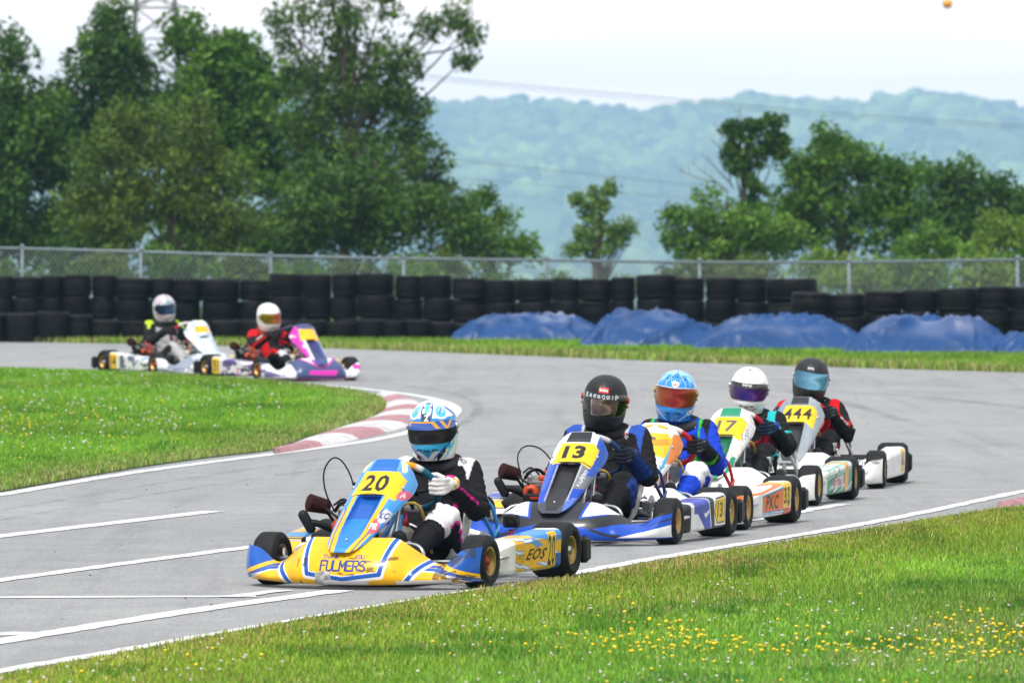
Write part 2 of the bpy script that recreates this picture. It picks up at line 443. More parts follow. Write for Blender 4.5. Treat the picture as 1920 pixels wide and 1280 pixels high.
# ---- dark rubber marks worn into the bend
m, nt, bs = nt_new('rubbered_asphalt'); n1 = noise_node(nt, 1.6, 6, .7); n2 = noise_node(nt, 60, 4, .75)
cc = ramp(nt, n2.outputs['Fac'], [(.3,(.12,.12,.123)),(.7,(.30,.30,.305))])
nt.links.new(cc, bs.inputs['Base Color']); bs.inputs['Roughness'].default_value = .8; bs.inputs['Specular IOR Level'].default_value = .3
tb = node(nt,'ShaderNodeBsdfTransparent'); ms = node(nt,'ShaderNodeMixShader'); nt.links.new(ramp(nt, n1.outputs['Fac'], [(.40,(0,0,0)),(.66,(.42,.42,.42))]), ms.inputs[0])
nt.links.new(tb.outputs[0], ms.inputs[1]); nt.links.new(bs.outputs[0], ms.inputs[2]); nt.links.new(ms.outputs[0], nt.nodes['Material Output'].inputs['Surface'])
SKIDM = m
SK = [([(0,958),(220,920),(430,886),(620,858)],.07,'dark rubber mark running beside the infield edge line'),([(-50,985),(150,950),(420,906),(700,868),(960,842)],.05,'thin dark rubber mark across the middle of the track'),
 ([(860,800),(905,770),(880,745),(800,728),(700,716)],.10,'dark rubber mark hugging the outside of the infield line'),([(960,850),(1090,826),(1200,800)],.06,'rubber mark leading past the black helmet'),
 ([(1560,735),(1700,742),(1900,762),(2200,800)],.22,'long dark rubber mark sweeping to the far side of the bend'),([(1500,712),(1700,720),(1950,734)],.2,'faint dark rubber mark near the far grass strip'),([(900,695),(1150,702),(1400,722),(1560,748),(1700,790)],.16,'curved rubber mark behind the row of helmets'),([(700,690),(1000,690),(1300,700),(1500,715)],.2,'broad rubber mark before the blue covers')]
for k_, (pts, w_, lab) in enumerate(SK): strip(smooth_pts(gl(pts),2), w_, .0062+.0002*k_, name='skid_mark', label=lab, cat='tyre mark', rag=.01, mat=SKIDM)

# ---- kerb of alternating red and white blocks
m, nt, bs = nt_new('kerb_paint')
a = node(nt, 'ShaderNodeVertexColor', layer_name='Col'); n1 = noise_node(nt, 7, 7, .7); n2 = noise_node(nt, 70, 4, .7)
d = ramp(nt, n1.outputs['Fac'], [(.32,(.55,.53,.53)),(.55,(1,1,1))])
nt.links.new(mixc(nt, 1.0, a.outputs['Color'], d, 'MULTIPLY'), bs.inputs['Base Color']); bs.inputs['Roughness'].default_value = .8
bump(nt, bs, n2.outputs['Fac'], .4, .006); KERBM = m
def kerb(inner, outer, label, first_red=True, step=2.0, rise=.05):
    A = smooth_pts(gl(inner), 2); B = smooth_pts(gl(outer), 2); n = 260
    def rs(Q):
        s = np.concatenate([[0],np.cumsum(np.linalg.norm(np.diff(Q,axis=0),axis=1))]); q = np.linspace(0,s[-1],n)
        return np.stack([np.interp(q,s,Q[:,0]),np.interp(q,s,Q[:,1])],-1), s[-1]
    A, la = rs(A); B, lb = rs(B); k = 9; G = np.zeros((n,k,3)); C = np.zeros((n,k,3))
    for j in range(k):
        t = j/(k-1); G[:,j,:2] = A*(1-t)+B*t; G[:,j,2] = .006+rise*math.sin(PI*min(1,.15+.85*(1-t)))
    for i in range(n):
        red = int(i/n*lb/step) % 2 == (0 if first_red else 1)
        C[i,:] = (.42,.21,.23) if red else (.62,.61,.61)
    G[:,0,2] = .0; G[:,-1,2] = .006
    o = MB().grid(G, col=C.reshape(-1,3)).build('kerb', KERBM)
    if o.data.polygons[len(o.data.polygons)//2].normal.z < 0: o.data.flip_normals()
    return tag(o, label, 'kerb', kind='structure')
kerb([(512,851),(538,838),(562,825),(640,800),(700,781),(719,768),(720,757),(700,743)], [(514,853),(588,842),(645,831),(714,815),(772,799),(806,783),(808,771),(785,756),(738,743)], 'worn red and white kerb round the tip of the infield')
kerb([(1868,952),(1915,947),(2050,925),(2300,890)], [(1880,948),(1925,936),(2050,915),(2300,880)], 'faded red kerb at the edge of the near verge', step=3.0, rise=.03)

# ---- grass blades and flowers (countless: one object each)
m, nt, bs = nt_new('grass_blades')
a = node(nt, 'ShaderNodeVertexColor', layer_name='Col'); nt.links.new(a.outputs['Color'], bs.inputs['Base Color'])
bs.inputs['Roughness'].default_value = .55; bs.inputs['Specular IOR Level'].default_value = .25
tr = node(nt, 'ShaderNodeBsdfTranslucent'); nt.links.new(a.outputs['Color'], tr.inputs['Color']); mx = node(nt, 'ShaderNodeMixShader'); mx.inputs[0].default_value = .35
nt.links.new(bs.outputs[0], mx.inputs[1]); nt.links.new(tr.outputs[0], mx.inputs[2]); nt.links.new(mx.outputs[0], nt.nodes['Material Output'].inputs['Surface'])
BLADE = m
def dist_poly(X, Y, P):
    d = np.full(len(X), 1e9)
    for a, b in zip(P[:-1], P[1:]):
        ab = b-a; t = np.clip(((X-a[0])*ab[0]+(Y-a[1])*ab[1])/(ab@ab+1e-12),0,1)
        d = np.minimum(d, np.hypot(X-a[0]-t*ab[0], Y-a[1]-t*ab[1]))
    return d
def inpoly(X, Y, P):
    ins = np.zeros(len(X), bool); n = len(P)
    for i in range(n):
        x1,y1 = P[i]; x2,y2 = P[(i+1)%n]
        if y1 == y2: continue
        ins ^= ((y1 > Y) != (y2 > Y)) & (X < (x2-x1)*(Y-y1)/(y2-y1)+x1)
    return ins
def blades(name, X, Y, z, h, wd, C, label, lean=.5):
    n = len(X); th = rng.random(n)*2*PI; dx, dy = np.cos(th), np.sin(th); ph = th+PI/2+(rng.random(n)-.5)
    wx, wy = np.cos(ph)*wd/2, np.sin(ph)*wd/2; ln = h*lean*rng.random(n); 
    V = np.zeros((n,5,3)); 
    V[:,0] = np.stack([X-wx,Y-wy,np.full(n,z)],-1); V[:,1] = np.stack([X+wx,Y+wy,np.full(n,z)],-1)
    mx_, my_ = X+dx*ln*.35, Y+dy*ln*.35
    V[:,2] = np.stack([mx_+wx*.8,my_+wy*.8,z+h*.6],-1); V[:,3] = np.stack([mx_-wx*.8,my_-wy*.8,z+h*.6],-1)
    V[:,4] = np.stack([X+dx*ln,Y+dy*ln,z+h*(1-.25*rng.random(n))],-1)
    b = np.arange(n)*5
    F4 = np.stack([b,b+1,b+2,b+3],-1); F3 = np.stack([b+3,b+2,b+4],-1)
    CC = np.repeat(C[:,None,:],5,1)
    me = bpy.data.meshes.new(name)
    F = F4.tolist()+F3.tolist()
    fill_mesh(me, V.reshape(-1,3), F, None, CC.reshape(-1,3), np.zeros(len(F),bool)); me.materials.append(BLADE)
    o = bpy.data.objects.new(name, me); COL.objects.link(o)
    return tag(o, label, 'grass', kind='stuff')
GREENS = np.array([(.16,.26,.022),(.24,.36,.03),(.11,.21,.022),(.33,.40,.055),(.17,.32,.04)])
DRY = np.array([(.42,.35,.15),(.32,.24,.10),(.48,.42,.20),(.22,.15,.06)])
def grass_cols(X, Y, d, dryw, drymax, base_dry=.06, seed=3, lush=0.0):
    n = len(X); g = GREENS[rng.integers(0,5,n)]*(.75+.5*rng.random((n,1)))
    pat = fbm(X*.9+40, Y*.35+40, seed)
    g = g*(.62+.76*pat)[:,None]
    yel = fbm(X*.5+9, Y*.2+7, seed+5); g = g*(1-np.clip((yel-.5)*2,0,.6)[:,None]) + np.array((.20,.22,.035))*np.clip((yel-.5)*2,0,.6)[:,None]
    pd = base_dry+(drymax)*np.exp(-(d/dryw)**2)*(.5+.9*fbm(X*2.2,Y*.8,seed+9))
    pd = pd+.45*np.clip(fbm(X*1.1+61,Y*.45+17,seed+40,3)-.56,0,.4)*4*(base_dry > .05); wd_ = fbm(X*2.6+5,Y*1.1+90,seed+50,3) > .66; g[wd_] = g[wd_]*np.array((.55,.72,.7)); isd = rng.random(n) < pd; g[isd] = DRY[rng.integers(0,4,isd.sum())]*(.7+.5*rng.random((isd.sum(),1)))
    return g
# near verge
n = 1000000; Y = 24.0+ (rng.random(n)**1.25)*30; X = (rng.random(n)*2-1)*.115*Y+.4
poly = np.vstack([VERGE, [(14,60),(14,10),(-4,10)]])
k = inpoly(X, Y, poly); X, Y = X[k], Y[k]; d = dist_poly(X, Y, VERGE)
keep = rng.random(len(X)) < np.clip(.25+d/.25,0,1); X, Y, d = X[keep], Y[keep], d[keep]
h = (.018+.034*rng.random(len(X)))*np.clip(.6+d*.5,.6,1.15)
blades('verge_grass', X, Y, .008, h, .0035+.0035*rng.random(len(X)), grass_cols(X,Y,d,.42,.38,.08)*(np.array((1.46,1.42,1.15))*(1-np.clip((d-.6)/1.6,0,1))[:,None]+np.array((1.08,1.42,1.35))*np.clip((d-.6)/1.6,0,1)[:,None]), 'mown green grass with dry tips beside the near edge line')
def verge_pts(n, ymin, ymax, fn):
    Y = ymin+rng.random(n)*(ymax-ymin); X = (rng.random(n)*2-1)*.095*Y; k = inpoly(X,Y,poly); X, Y = X[k], Y[k]
    py = YH+FPX*CAMH/Y; px = 960+FPX*X/Y; k = rng.random(len(X)) < fn(px,py,X,Y); return X[k], Y[k]
# infield
n = 1050000; Y = 44+rng.random(n)**1.2*46; X = -.118*Y+rng.random(n)*(.118*Y-.6); poly2 = np.vstack([ISLE, [(-26,88),(-26,40)]])
k = inpoly(X, Y, poly2) & (rng.random(n) < 60/Y*.8); X, Y = X[k], Y[k]; d = dist_poly(X, Y, ISLE)
keep = rng.random(len(X)) < np.clip(.2+d/.3,0,1); X, Y, d = X[keep], Y[keep], d[keep]
h = (.045+.06*rng.random(len(X)))*np.clip(.6+d*.5,.6,1.2)
blades('infield_grass', X, Y, .009, h, .006+.006*rng.random(len(X)), grass_cols(X,Y,d,.42,.75,.02,8)*np.array((1.0,1.35,1.0)), 'lush green grass with a brown dry fringe inside the kerb')
# far strip in front of the tyres
n = 540000; Y = 80+rng.random(n)*36; X = (rng.random(n)*2-1)*.122*Y
FARN = np.array([tuple(p)[:2] for p in FAR]); ye = np.interp(X, FARN[:,0], FARN[:,1]); k = (Y > ye) & (Y < ye+13); X, Y, ye = X[k], Y[k], ye[k]; d = dist_poly(X,Y,FARN)
h = .06+.09*rng.random(len(X))
blades('far_grass', X, Y, -.004, h, .012+.010*rng.random(len(X)), grass_cols(X,Y,d,1.1,.75,.03,21)*np.array((1.0,1.3,.9)), 'strip of grass with a brown edge below the tyre wall')
# rubber crumbs thrown to the outside of the racing line
n = 420; Y = 30+rng.random(n)**1.4*50; X = (rng.random(n)*2-1)*.085*Y; k = ~inpoly(X,Y,poly) & ~inpoly(X,Y,poly2); X, Y = X[k], Y[k]
cb = MB(); cb.sphere((0,0,0), (1,.6,.4), n=6, m=4); kb = len(cb.v[0]); VV = []; 
for x_, y_ in zip(X,Y):
    a_ = rng.random()*6.28; r_ = .002+.006*rng.random()**2.5; c_, s_ = math.cos(a_), math.sin(a_); B_ = cb.v[0]*r_; VV.append(np.stack([B_[:,0]*c_-B_[:,1]*s_+x_, B_[:,0]*s_+B_[:,1]*c_+y_, B_[:,2]+.006],-1))
FF = [[i+j*kb for i in f] for j in range(len(VV)) for f in cb.f]; me = bpy.data.meshes.new('rubber_crumbs'); fill_mesh(me, np.concatenate(VV), FF, None, None, np.ones(len(FF),bool)); me.materials.append(plain('rubber_crumb',(.03,.03,.03),.8)); o = bpy.data.objects.new('rubber_crumbs', me); COL.objects.link(o); tag(o,'tiny dark rubber crumbs strewn over the asphalt','debris',kind='stuff')
# flowers
CLOVER = plain('clover_white', (.62,.60,.54), .8, var=.2, vscale=60); BUTTER = plain('buttercup_yellow', (.80,.58,.01), .6, var=.15, vscale=60)
def flowers(name, X, Y, z, h, r, mat, label, flat=.8, seedlets=1):
    base = MB(); base.sphere((0,0,0), (1,1,flat), n=7, m=4); BV = base.v[0]; BF = np.array([f if len(f)==4 else f+[f[-1]] for f in base.f])
    n = len(X); R = r*(.6+.7*rng.random(n)); H = h*(.75+.5*rng.random(n))
    V = BV[None]*R[:,None,None]+np.stack([X,Y,z+H],-1)[:,None]; k = len(BV)
    F = []
    for f in base.f: F.append(f)
    FF = [[i+j*k for i in f] for j in range(n) for f in base.f]
    me = bpy.data.meshes.new(name); fill_mesh(me, V.reshape(-1,3), FF, None, None, np.ones(len(FF),bool)); me.materials.append(mat)
    o = bpy.data.objects.new(name, me); COL.objects.link(o); return tag(o, label, 'flowers', kind='stuff')
def clus(px, py, X, Y, seed, th): return fbm(X*1.5+30, Y*.55+11, seed, 3) > th
X, Y = verge_pts(9000, 24, 40, lambda px,py,X,Y: np.where(clus(px,py,X,Y,31,.46), .17, .03)*np.clip((py-1080)/110,0.02,1)*(dist_poly(X,Y,VERGE) > .3)); flowers('white_clover', X, Y, .008, .046, .0058, CLOVER, 'white clover heads dotted through the near verge grass')
X, Y = verge_pts(60000, 24, 40, lambda px,py,X,Y: np.where(clus(px,py,X,Y,57,.56), .13, .010)*np.clip((py-1125)/70,0,1)*np.clip((px-850)/450,.05,1)); flowers('buttercups', X, Y, .008, .046, .0078, BUTTER, 'yellow buttercup flowers spread through the near verge grass', .7)
def isl_pts(n, fn):
    Y = 45+rng.random(n)*42; X = -.088*Y+rng.random(n)*(.088*Y-.6); k = inpoly(X,Y,poly2); X, Y = X[k], Y[k]; k = rng.random(len(X)) < fn(X,Y); return X[k], Y[k]
dI = lambda X, Y: dist_poly(X,Y,ISLE)
X, Y = isl_pts(22000, lambda X,Y: np.where(clus(0,0,X,Y,71,.48),.10,.02)*np.clip((dI(X,Y)-.5)/.8,0,1)); flowers('white_clover', X, Y, .009, .09, .0095, CLOVER, 'white clover heads speckling the infield grass')
X, Y = isl_pts(16000, lambda X,Y: np.where(clus(0,0,X,Y,83,.6),.12,.003)*np.clip((dI(X,Y)-.5)/.8,0,1)); flowers('buttercups', X, Y, .009, .10, .009, BUTTER, 'scattered yellow flowers in the infield grass', .7)
ORD = ['first','second','third','fourth','fifth','sixth','seventh','eighth','ninth','tenth','eleventh','twelfth','thirteenth','fourteenth','fifteenth','sixteenth','seventeenth','eighteenth','nineteenth','twentieth']
def ordw(i):
    if i < 20: return ORD[i]
    tens = {2:'twenty',3:'thirty',4:'forty'}; t, r = divmod(i+1, 10)
    return tens[t]+'-'+ORD[r-1] if r else {2:'twentieth',3:'thirtieth',4:'fortieth'}[t]
# ---- tyre wall
m, nt, bs = nt_new('old_rubber')
n1 = noise_node(nt, 5, 6, .65); oi = node(nt, 'ShaderNodeObjectInfo')
c = ramp(nt, n1.outputs['Fac'], [(.3,(.0025,.003,.0035)),(.6,(.005,.0055,.006)),(.82,(.028,.028,.027))])
c = mixc(nt, 1.0, c, ramp(nt, oi.outputs['Random'], [(0,(.7,.7,.7)),(1,(1.35,1.38,1.4))]), 'MULTIPLY')
nt.links.new(c, bs.inputs['Base Color']); bs.inputs['Roughness'].default_value = .5; bs.inputs['Specular IOR Level'].default_value = .12; bump(nt, bs, noise_node(nt,60,4).outputs['Fac'], .3, .01)
RUB = m
def tyre_mesh(var):
    # lies flat, unit diameter 1, unit height 1
    mb = MB(); g = .004
    prof = [(.30,.04),(.36,0.0),(.44,.0),(.475,.03),(.494,.10)]
    for zz in ([.22,.78] if var else [.18]):
        prof += [(.5,zz-.03),(.5-g,zz-.02),(.5-g,zz+.02),(.5,zz+.03)]
    prof += [(.494,.90),(.475,.97),(.44,1.0),(.36,1.0),(.30,.96),(.285,.7),(.285,.3)]
    mb.lathe(prof, n=40, closed=True)
    return mb
TY = [tyre_mesh(0).build('tyre', RUB), tyre_mesh(1).build('tyre', RUB)]
TYM = [t.data for t in TY]
for t in TY: bpy.data.objects.remove(t)
def put_tyre(x, y, z, dia, h, label, group):
    o = bpy.data.objects.new('tyre', random.choice(TYM)); COL.objects.link(o)
    o.location = (x,y,z); o.scale = (dia,dia,h); o.rotation_euler = (random.uniform(-.03,.03), random.uniform(-.03,.03), random.random()*6)
    return tag(o, label, 'tyre', group)
def wall(edges, tops, Y0, Y1, rows, hh, group, lab, thin=0.0, i0=0):
    n = len(edges)-1
    for i in range(n):
        Y = Y0+(Y1-Y0)*i/max(1,n-1)+random.uniform(-.04,.04)
        xc = (edges[i]+edges[i+1])/2; dia = (edges[i+1]-edges[i]+3)*Y/FPX
        zt = CAMH-(tops[i]-YH)*Y/FPX; X = (xc-960)*Y/FPX
        hs = []; rem = zt
        for r in range(rows-1): hs.append(hh*random.uniform(.96,1.04))
        hs.append(max(.12, zt-sum(hs)))         # bottom tyre takes what is left
        z = 0
        for r, h_ in enumerate(hs[::-1]):
            rn = ['bottom','middle','top'][r] if rows == 3 else (['only'] if rows == 1 else ['bottom','top'])[r]
            j = 0.03*(r % 2); sc = random.uniform(.96,1.02)
            put_tyre(X+random.uniform(-.02,.02), Y+random.uniform(-.03,.03), z, dia*sc, h_, lab.format(pos=rn, nth=ordw(i+i0)), group); z += h_
eL = [-126,-60,-12,26,77,121,172,217,281,325,378,448,506]
tL = [518,519,518,519,517,515,516,521,522,523,523,525]
wall(eL, tL, 113.4, 112.6, 3, .355, 'tyres of the tall barrier behind the two distant karts', '{pos} black tyre of the {nth} stack in the barrier behind the distant karts')
eM = [506,570,622,672,741,791,848,912,970,1035,1090,1148,1192,1266,1323,1380,1437,1532]
tM = [513,514,513,512,517,516,521,525,524,522,523,520,515,521,520,521,522]
wall(eM, tM, 112.0, 108.5, 3, .365, 'tyres of the tall barrier behind the blue covers', '{pos} black tyre of the {nth} stack in the tall barrier behind the blue covers')
eR = [1485,1557,1625,1690,1757,1832,1893,1955,2020,2085,2150]
tR = [548,551,546,543,540,537,538,538,537,537]
wall(eR, tR, 104.5, 103.0, 3, .345, 'tyres of the lower barrier beside the last blue cover', '{pos} black tyre of the {nth} stack in the lower barrier at the far end')
eF = [-110,-50,14,70,128,172,225,281,338,396,452,508,560,612,667,715,762,808,856,905]
tF = [588,588,587,584,590,600,601,600,602,601,600,602,600,603,599,601,600,604,606]
wall(eF, tF, 109.9, 109.0, 1, .36, 'single tyres lying along the grass before the barrier', '{nth} of the single black tyres lying on the grass before the barrier')
# ---- chain link fence
GALV = plain('galvanised_steel', (.16,.20,.23), .5, .4, var=.15, vscale=8)
WIRE = plain('fence_wire', (.30,.34,.37), .5, .5, var=.1)
fpx = [(-180,461),(42,466),(264,472),(508,480),(757,485),(1025,488),(1312,492),(1592,492),(1908,487),(2190,484)]
fY = [118.5,118,117.5,117,116,115,113,111,109,107.5]
FT = [at(x,y,Y) for (x,y),Y in zip(fpx,fY)]
fen = empty('chain_link_fence', (FT[4].x, FT[4].y, 0)); tag(fen, 'long grey chain link fence standing behind the tyre wall', 'fence')
off = Vector(fen.location)
loc = lambda v: Vector(v)-off
mb = MB(); mb.tube([loc(p) for p in FT], .025, n=10); mb.build('top_rail', GALV, fen)
for p in FT:
    q = MB(); q.tube([loc((p.x,p.y-.005,0)), loc((p.x,p.y-.005,p.z+.03))], (.031), n=10); q.sphere(loc((p.x,p.y-.005,p.z+.035)), .045, n=8, m=6); q.build('fence_post', GALV, fen)
mb = MB(); L = [0]
for a, b in zip(FT[:-1], FT[1:]): L.append(L[-1]+(b-a).length)
L = np.array(L); FX = np.array([p.x for p in FT]); FY = np.array([p.y for p in FT]); FZ = np.array([p.z for p in FT]); tot = L[-1]
pt = lambda s, z: loc((np.interp(s,L,FX), np.interp(s,L,FY)-.03, z))
sp_, hgtf = .085, 1.30
for k in range(int((tot+hgtf)/sp_)):
    s0 = k*sp_-hgtf*.8
    for sg in (1,-1):
        a = s0 if sg > 0 else s0+hgtf*.8; pp = []
        for zz in (0.05,1.0):
            pass
        sA, sB = (s0, s0+hgtf*.8) if sg > 0 else (s0+hgtf*.8, s0)
        if min(sA,sB) < 0 or max(sA,sB) > tot: continue
        zA = .05; zB = np.interp(sB,L,FZ)-.02
        mb.tube([pt(sA,zA), pt(sB,zB)], .0045, n=3, cap=False)
mb.build('wire_mesh', WIRE, fen)
# ---- blue covers over stacks of tyres
m, nt, bs = nt_new('blue_tarpaulin')
a = node(nt, 'ShaderNodeVertexColor', layer_name='Col'); n1 = noise_node(nt, 1.6, 6, .6); n2 = noise_node(nt, 30, 4, .6)
c = mixc(nt, 1.0, a.outputs['Color'], ramp(nt, n1.outputs['Fac'], [(.3,(.88,.88,.9)),(.7,(1.08,1.08,1.06))]), 'MULTIPLY')
nt.links.new(c, bs.inputs['Base Color']); bs.inputs['Roughness'].default_value = .40; bs.inputs['Specular IOR Level'].default_value = .30; TARP = m
def tarp(x0, x1, ytop, ybase, Yf, depth, seed, label, fade=(.0,)):
    W = (x1-x0)*1.02*Yf/FPX; H = (ybase-ytop)*Yf/FPX; xc = ((x0+x1)/2-960)*Yf/FPX; nx, ny = 150, 80
    u = np.linspace(-1,1,nx)[:,None]*np.ones((1,ny)); v = np.linspace(-1,1,ny)[None]*np.ones((nx,1))
    r = np.random.default_rng(seed); k1 = r.uniform(-.25,.25)
    # a flat-topped pile of tyres below a stretched cloth, sides sloping out to the ground
    def slope(t, w0): q = np.clip(t/w0,0,1); return 1-(1-q)**1.75
    wl, wr, wf = r.uniform(.75,1.0), r.uniform(.75,1.0), .85
    wob = .10*(fbm(v*2.2+u*.8+9, u*2+5, seed, 3)-.5)
    q4 = np.stack([slope(u+1+wob,wl),slope(1-u+wob,wr),slope(v+1+wob*.8,wf),slope(1-v,.5)]); hump = -np.log(np.exp(-9*q4).sum(0))/9; hump = np.clip(hump-hump[[0,-1],:].mean(),0,None); hump = hump/hump.max()
    hump = hump*(1-.10*(1-np.exp(-(u*1.1)**2))) + .0
    bumps = fbm(u*2.4+13, v*1.6+3, seed+2, 2)-.5
    edge = np.clip((1-np.maximum(np.abs(u),np.abs(v)))/.10,0,1)
    # creases hang down the slopes and run out from the top corners
    dirx = u*1.0+v*.55*np.tanh(u*2.5+k1)+.25*fbm(u*2+3,v*2+8,seed+51,2)
    c1 = 1-np.abs(2*fbm(dirx*2.6+21, v*1.9+7-u*.9, seed+7,2)-1); c2 = 1-np.abs(2*fbm(dirx*5.5+31-v*1.5, v*2.6+u*2.2+14, seed+17,2)-1)
    f1 = fbm(u*4+30+v*1.5, v*2+9-u*1.0, seed+3, 3)-.5; c3 = 1-np.abs(2*fbm(dirx*3.6+41+v*1.2, v*1.2+27+u*.7, seed+27,2)-1)
    Z = H*hump*(1+.22*bumps) + edge*(.05*(c3**8-.1)+.14*(c1**7-.15)+.04*(c2**5-.2)+.07*f1)
    out = 1+.05*f1; f2 = f1
    X = xc+u*W/2*out; Yy = Yf+depth/2+v*depth/2*out
    Hc = CAMH-(ytop-YH)*(Yf+.9)/FPX; Z = Z*(Hc/np.percentile(Z,98.5)); Z = np.maximum(Z, .012*(1+f2))
    blue = np.array((.004,.050,.180)); pale = np.array((.24,.27,.38)); C = np.tile(blue,(nx,ny,1))
    fa = np.clip((fbm(u*3+5, v*3+2, seed+21,3)-.42)*3,0,1)*np.clip((hump-.55)*2.2,0,1)*fade[0]
    C = C*(1-fa[...,None])+pale*fa[...,None]
    C = C*(.9+.2*fbm(u*3,v*3,seed+33,2))[...,None]
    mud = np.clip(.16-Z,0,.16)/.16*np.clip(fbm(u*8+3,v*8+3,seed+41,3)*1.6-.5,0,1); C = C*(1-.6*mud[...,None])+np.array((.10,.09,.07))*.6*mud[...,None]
    G = np.stack([X-xc,Yy-Yf,Z],-1)
    o = MB().grid(G, col=C.reshape(-1,3)).build('blue_tarpaulin', TARP, loc=(xc,Yf,0))
    if o.data.polygons[len(o.data.polygons)//2].normal.z < 0: o.data.flip_normals()
    return tag(o, label, 'tarpaulin', 'blue covers over stacked tyres')
tarp(838,1165,589,649,107.5,2.0,5,'blue tarpaulin faded grey on top, with single tyres at its end',(.95,))
tarp(1085,1368,585,661,101.5,2.0,9,'narrow blue tarpaulin between the faded one and the one behind the blue helmet',(.3,))
tarp(1298,1650,591,667,98.5,2.0,14,'blue tarpaulin heap behind the white helmet of the fourth kart driver',(.35,))
tarp(1582,1925,592,675,95.5,2.0,22,'wide blue tarpaulin with whitish crest, beyond the black helmet of the last driver',(.6,))
tarp(1862,2240,606,676,95,2.0,29,'blue tarpaulin cut off by the picture edge past the wide one',(.2,))

# ---- trees
m, nt, bs = nt_new('tree_leaves')
a = node(nt, 'ShaderNodeVertexColor', layer_name='Col'); nt.links.new(a.outputs['Color'], bs.inputs['Base Color']); bs.inputs['Roughness'].default_value = .5; bs.inputs['Specular IOR Level'].default_value = .3
tr = node(nt, 'ShaderNodeBsdfTranslucent'); nt.links.new(a.outputs['Color'], tr.inputs['Color']); mx = node(nt, 'ShaderNodeMixShader'); mx.inputs[0].default_value = .3
nt.links.new(bs.outputs[0], mx.inputs[1]); nt.links.new(tr.outputs[0], mx.inputs[2]); nt.links.new(mx.outputs[0], nt.nodes['Material Output'].inputs['Surface'])
LEAF = m
BARK = plain('bark', (.07,.055,.045), .9, var=.35, vscale=6, bmp=.6, bscale=30)
DEADW = plain('dead_wood', (.22,.20,.19), .9, var=.3, vscale=6)
def leaf_mesh(centres, radii, per, size, cols, seed, droop=.2):
    r = np.random.default_rng(seed); n = sum(per); 
    ci = np.repeat(np.arange(len(centres)), per); C0 = np.array(centres)[ci]; R0 = np.array(radii)[ci]
    d = r.normal(size=(n,3)); d /= np.linalg.norm(d,axis=1,keepdims=True); rad = (r.random(n)**.45)
    P = C0+d*R0[:,None]*rad[:,None]*np.array((1,1,.8))
    a = r.normal(size=(n,3))+d*.5; a /= np.linalg.norm(a,axis=1,keepdims=True); t = r.normal(size=(n,3)); b = np.cross(a,t); b /= np.linalg.norm(b,axis=1,keepdims=True); c = np.cross(a,b)
    s = size*(.40+1.0*r.random(n)**1.4)[:,None]
    V = np.stack([P-b*s*.55, P+c*s*.26+a*s*.06, P+b*s*.55-a*s*.05, P-c*s*.26+a*s*.06],1).reshape(-1,3)
    F = np.arange(n*4).reshape(n,4)
    cl = r.random(len(centres))[ci]; base = np.array(cols[0])*(1-cl[:,None])+np.array(cols[1])*cl[:,None]
    CC = base*(.65+.7*r.random((n,1)))
    yl = r.random(n) < .05; CC[yl] = CC[yl]*np.array((1.6,1.4,.8))
    return V, F, np.repeat(CC,4,0)
DARK = ((.022,.075,.008),(.078,.175,.016)); MIDG = ((.038,.120,.009),(.110,.235,.018)); OLIVE = ((.060,.115,.012),(.120,.190,.022)); LIGHT = ((.07,.17,.018),(.15,.29,.030)); YELL=((.11,.21,.02),(.20,.31,.04))
NTREE = [0]
def tree(name, label, spec, Y, cols, trunk_px, cat='tree', dens=1.0, size=.17, clump=.42, seed=1, dep=.8, limbs=None, group=None, airy=0.0, tr=.11):
    # spec: list of crown lobes (cx,cy,rx,ry) in photo pixels, turned into real ellipsoids at distance Y
    r = np.random.default_rng(seed); s = Y/FPX; bx = trunk_px[0]; base = at(bx, YH+CAMH/s, Y); zb = hgt(base.x,Y)
    root = empty(name, (base.x, Y, zb)); tag(root, label, cat, group); o = np.array((base.x,Y,zb))
    cen = []; rad = []
    for (cx,cy,rx,ry) in spec:
        c = np.array(tuple(at(cx,cy,Y))); RX, RZ = rx*s, ry*s; RY = max(RX,RZ)*dep
        k = max(5,int(dens*(RX*RZ)*(30 if airy > .95 else 26 if airy else 32)+6))
        for _ in range(k):
            d = r.normal(size=3); d /= np.linalg.norm(d); q = r.random()**.33
            q = q if r.random() > airy*.5 else q*1.12
            p = c+d*np.array((RX,RY,RZ))*q*.92; cen.append(p-o); rad.append(clump*(.5+.9*r.random()**1.3))
    cen = np.array(cen); keep = cen[:,2] > .15; cen = cen[keep]; rad = list(np.array(rad)[keep])
    per = [max(8,int(78*dens*(1-.4*airy)*(q/clump)**2*1.25)) for q in rad]
    V, F, C = leaf_mesh(cen, rad, per, size, cols, seed)
    obj_np('crown', V, F, C, LEAF, root, smooth=False)
    mb = MB(); top = np.array(tuple(at(trunk_px[2],trunk_px[3],Y)))-o
    P = [np.array((0,0,-.1))]
    for i in range(1,7):
        t = i/6; P.append(top*t+np.array((r.normal()*.06,r.normal()*.1,0)))
    mb.tube(P, [tr*(1-.8*i/6) for i in range(7)], n=8, smooth_path=1)
    # limbs reach towards clumps of leaves
    ids = r.choice(len(cen), min(len(cen), 16 if limbs is None else limbs), replace=False)
    for i in ids:
        tgt = cen[i]; tt = np.clip((tgt[2]-.8)/max(top[2],.5)*.75, .12,.9); st = top*tt
        mid = (st+tgt)/2+np.array((0,0,-.15*np.linalg.norm(tgt-st)*.4))+r.normal(size=3)*.05
        mb.tube([st,mid,tgt], [tr*.4*(1-tt*.6), tr*.2, tr*.06], n=5, smooth_path=2)
    mb.build('trunk', BARK, root)
    return root
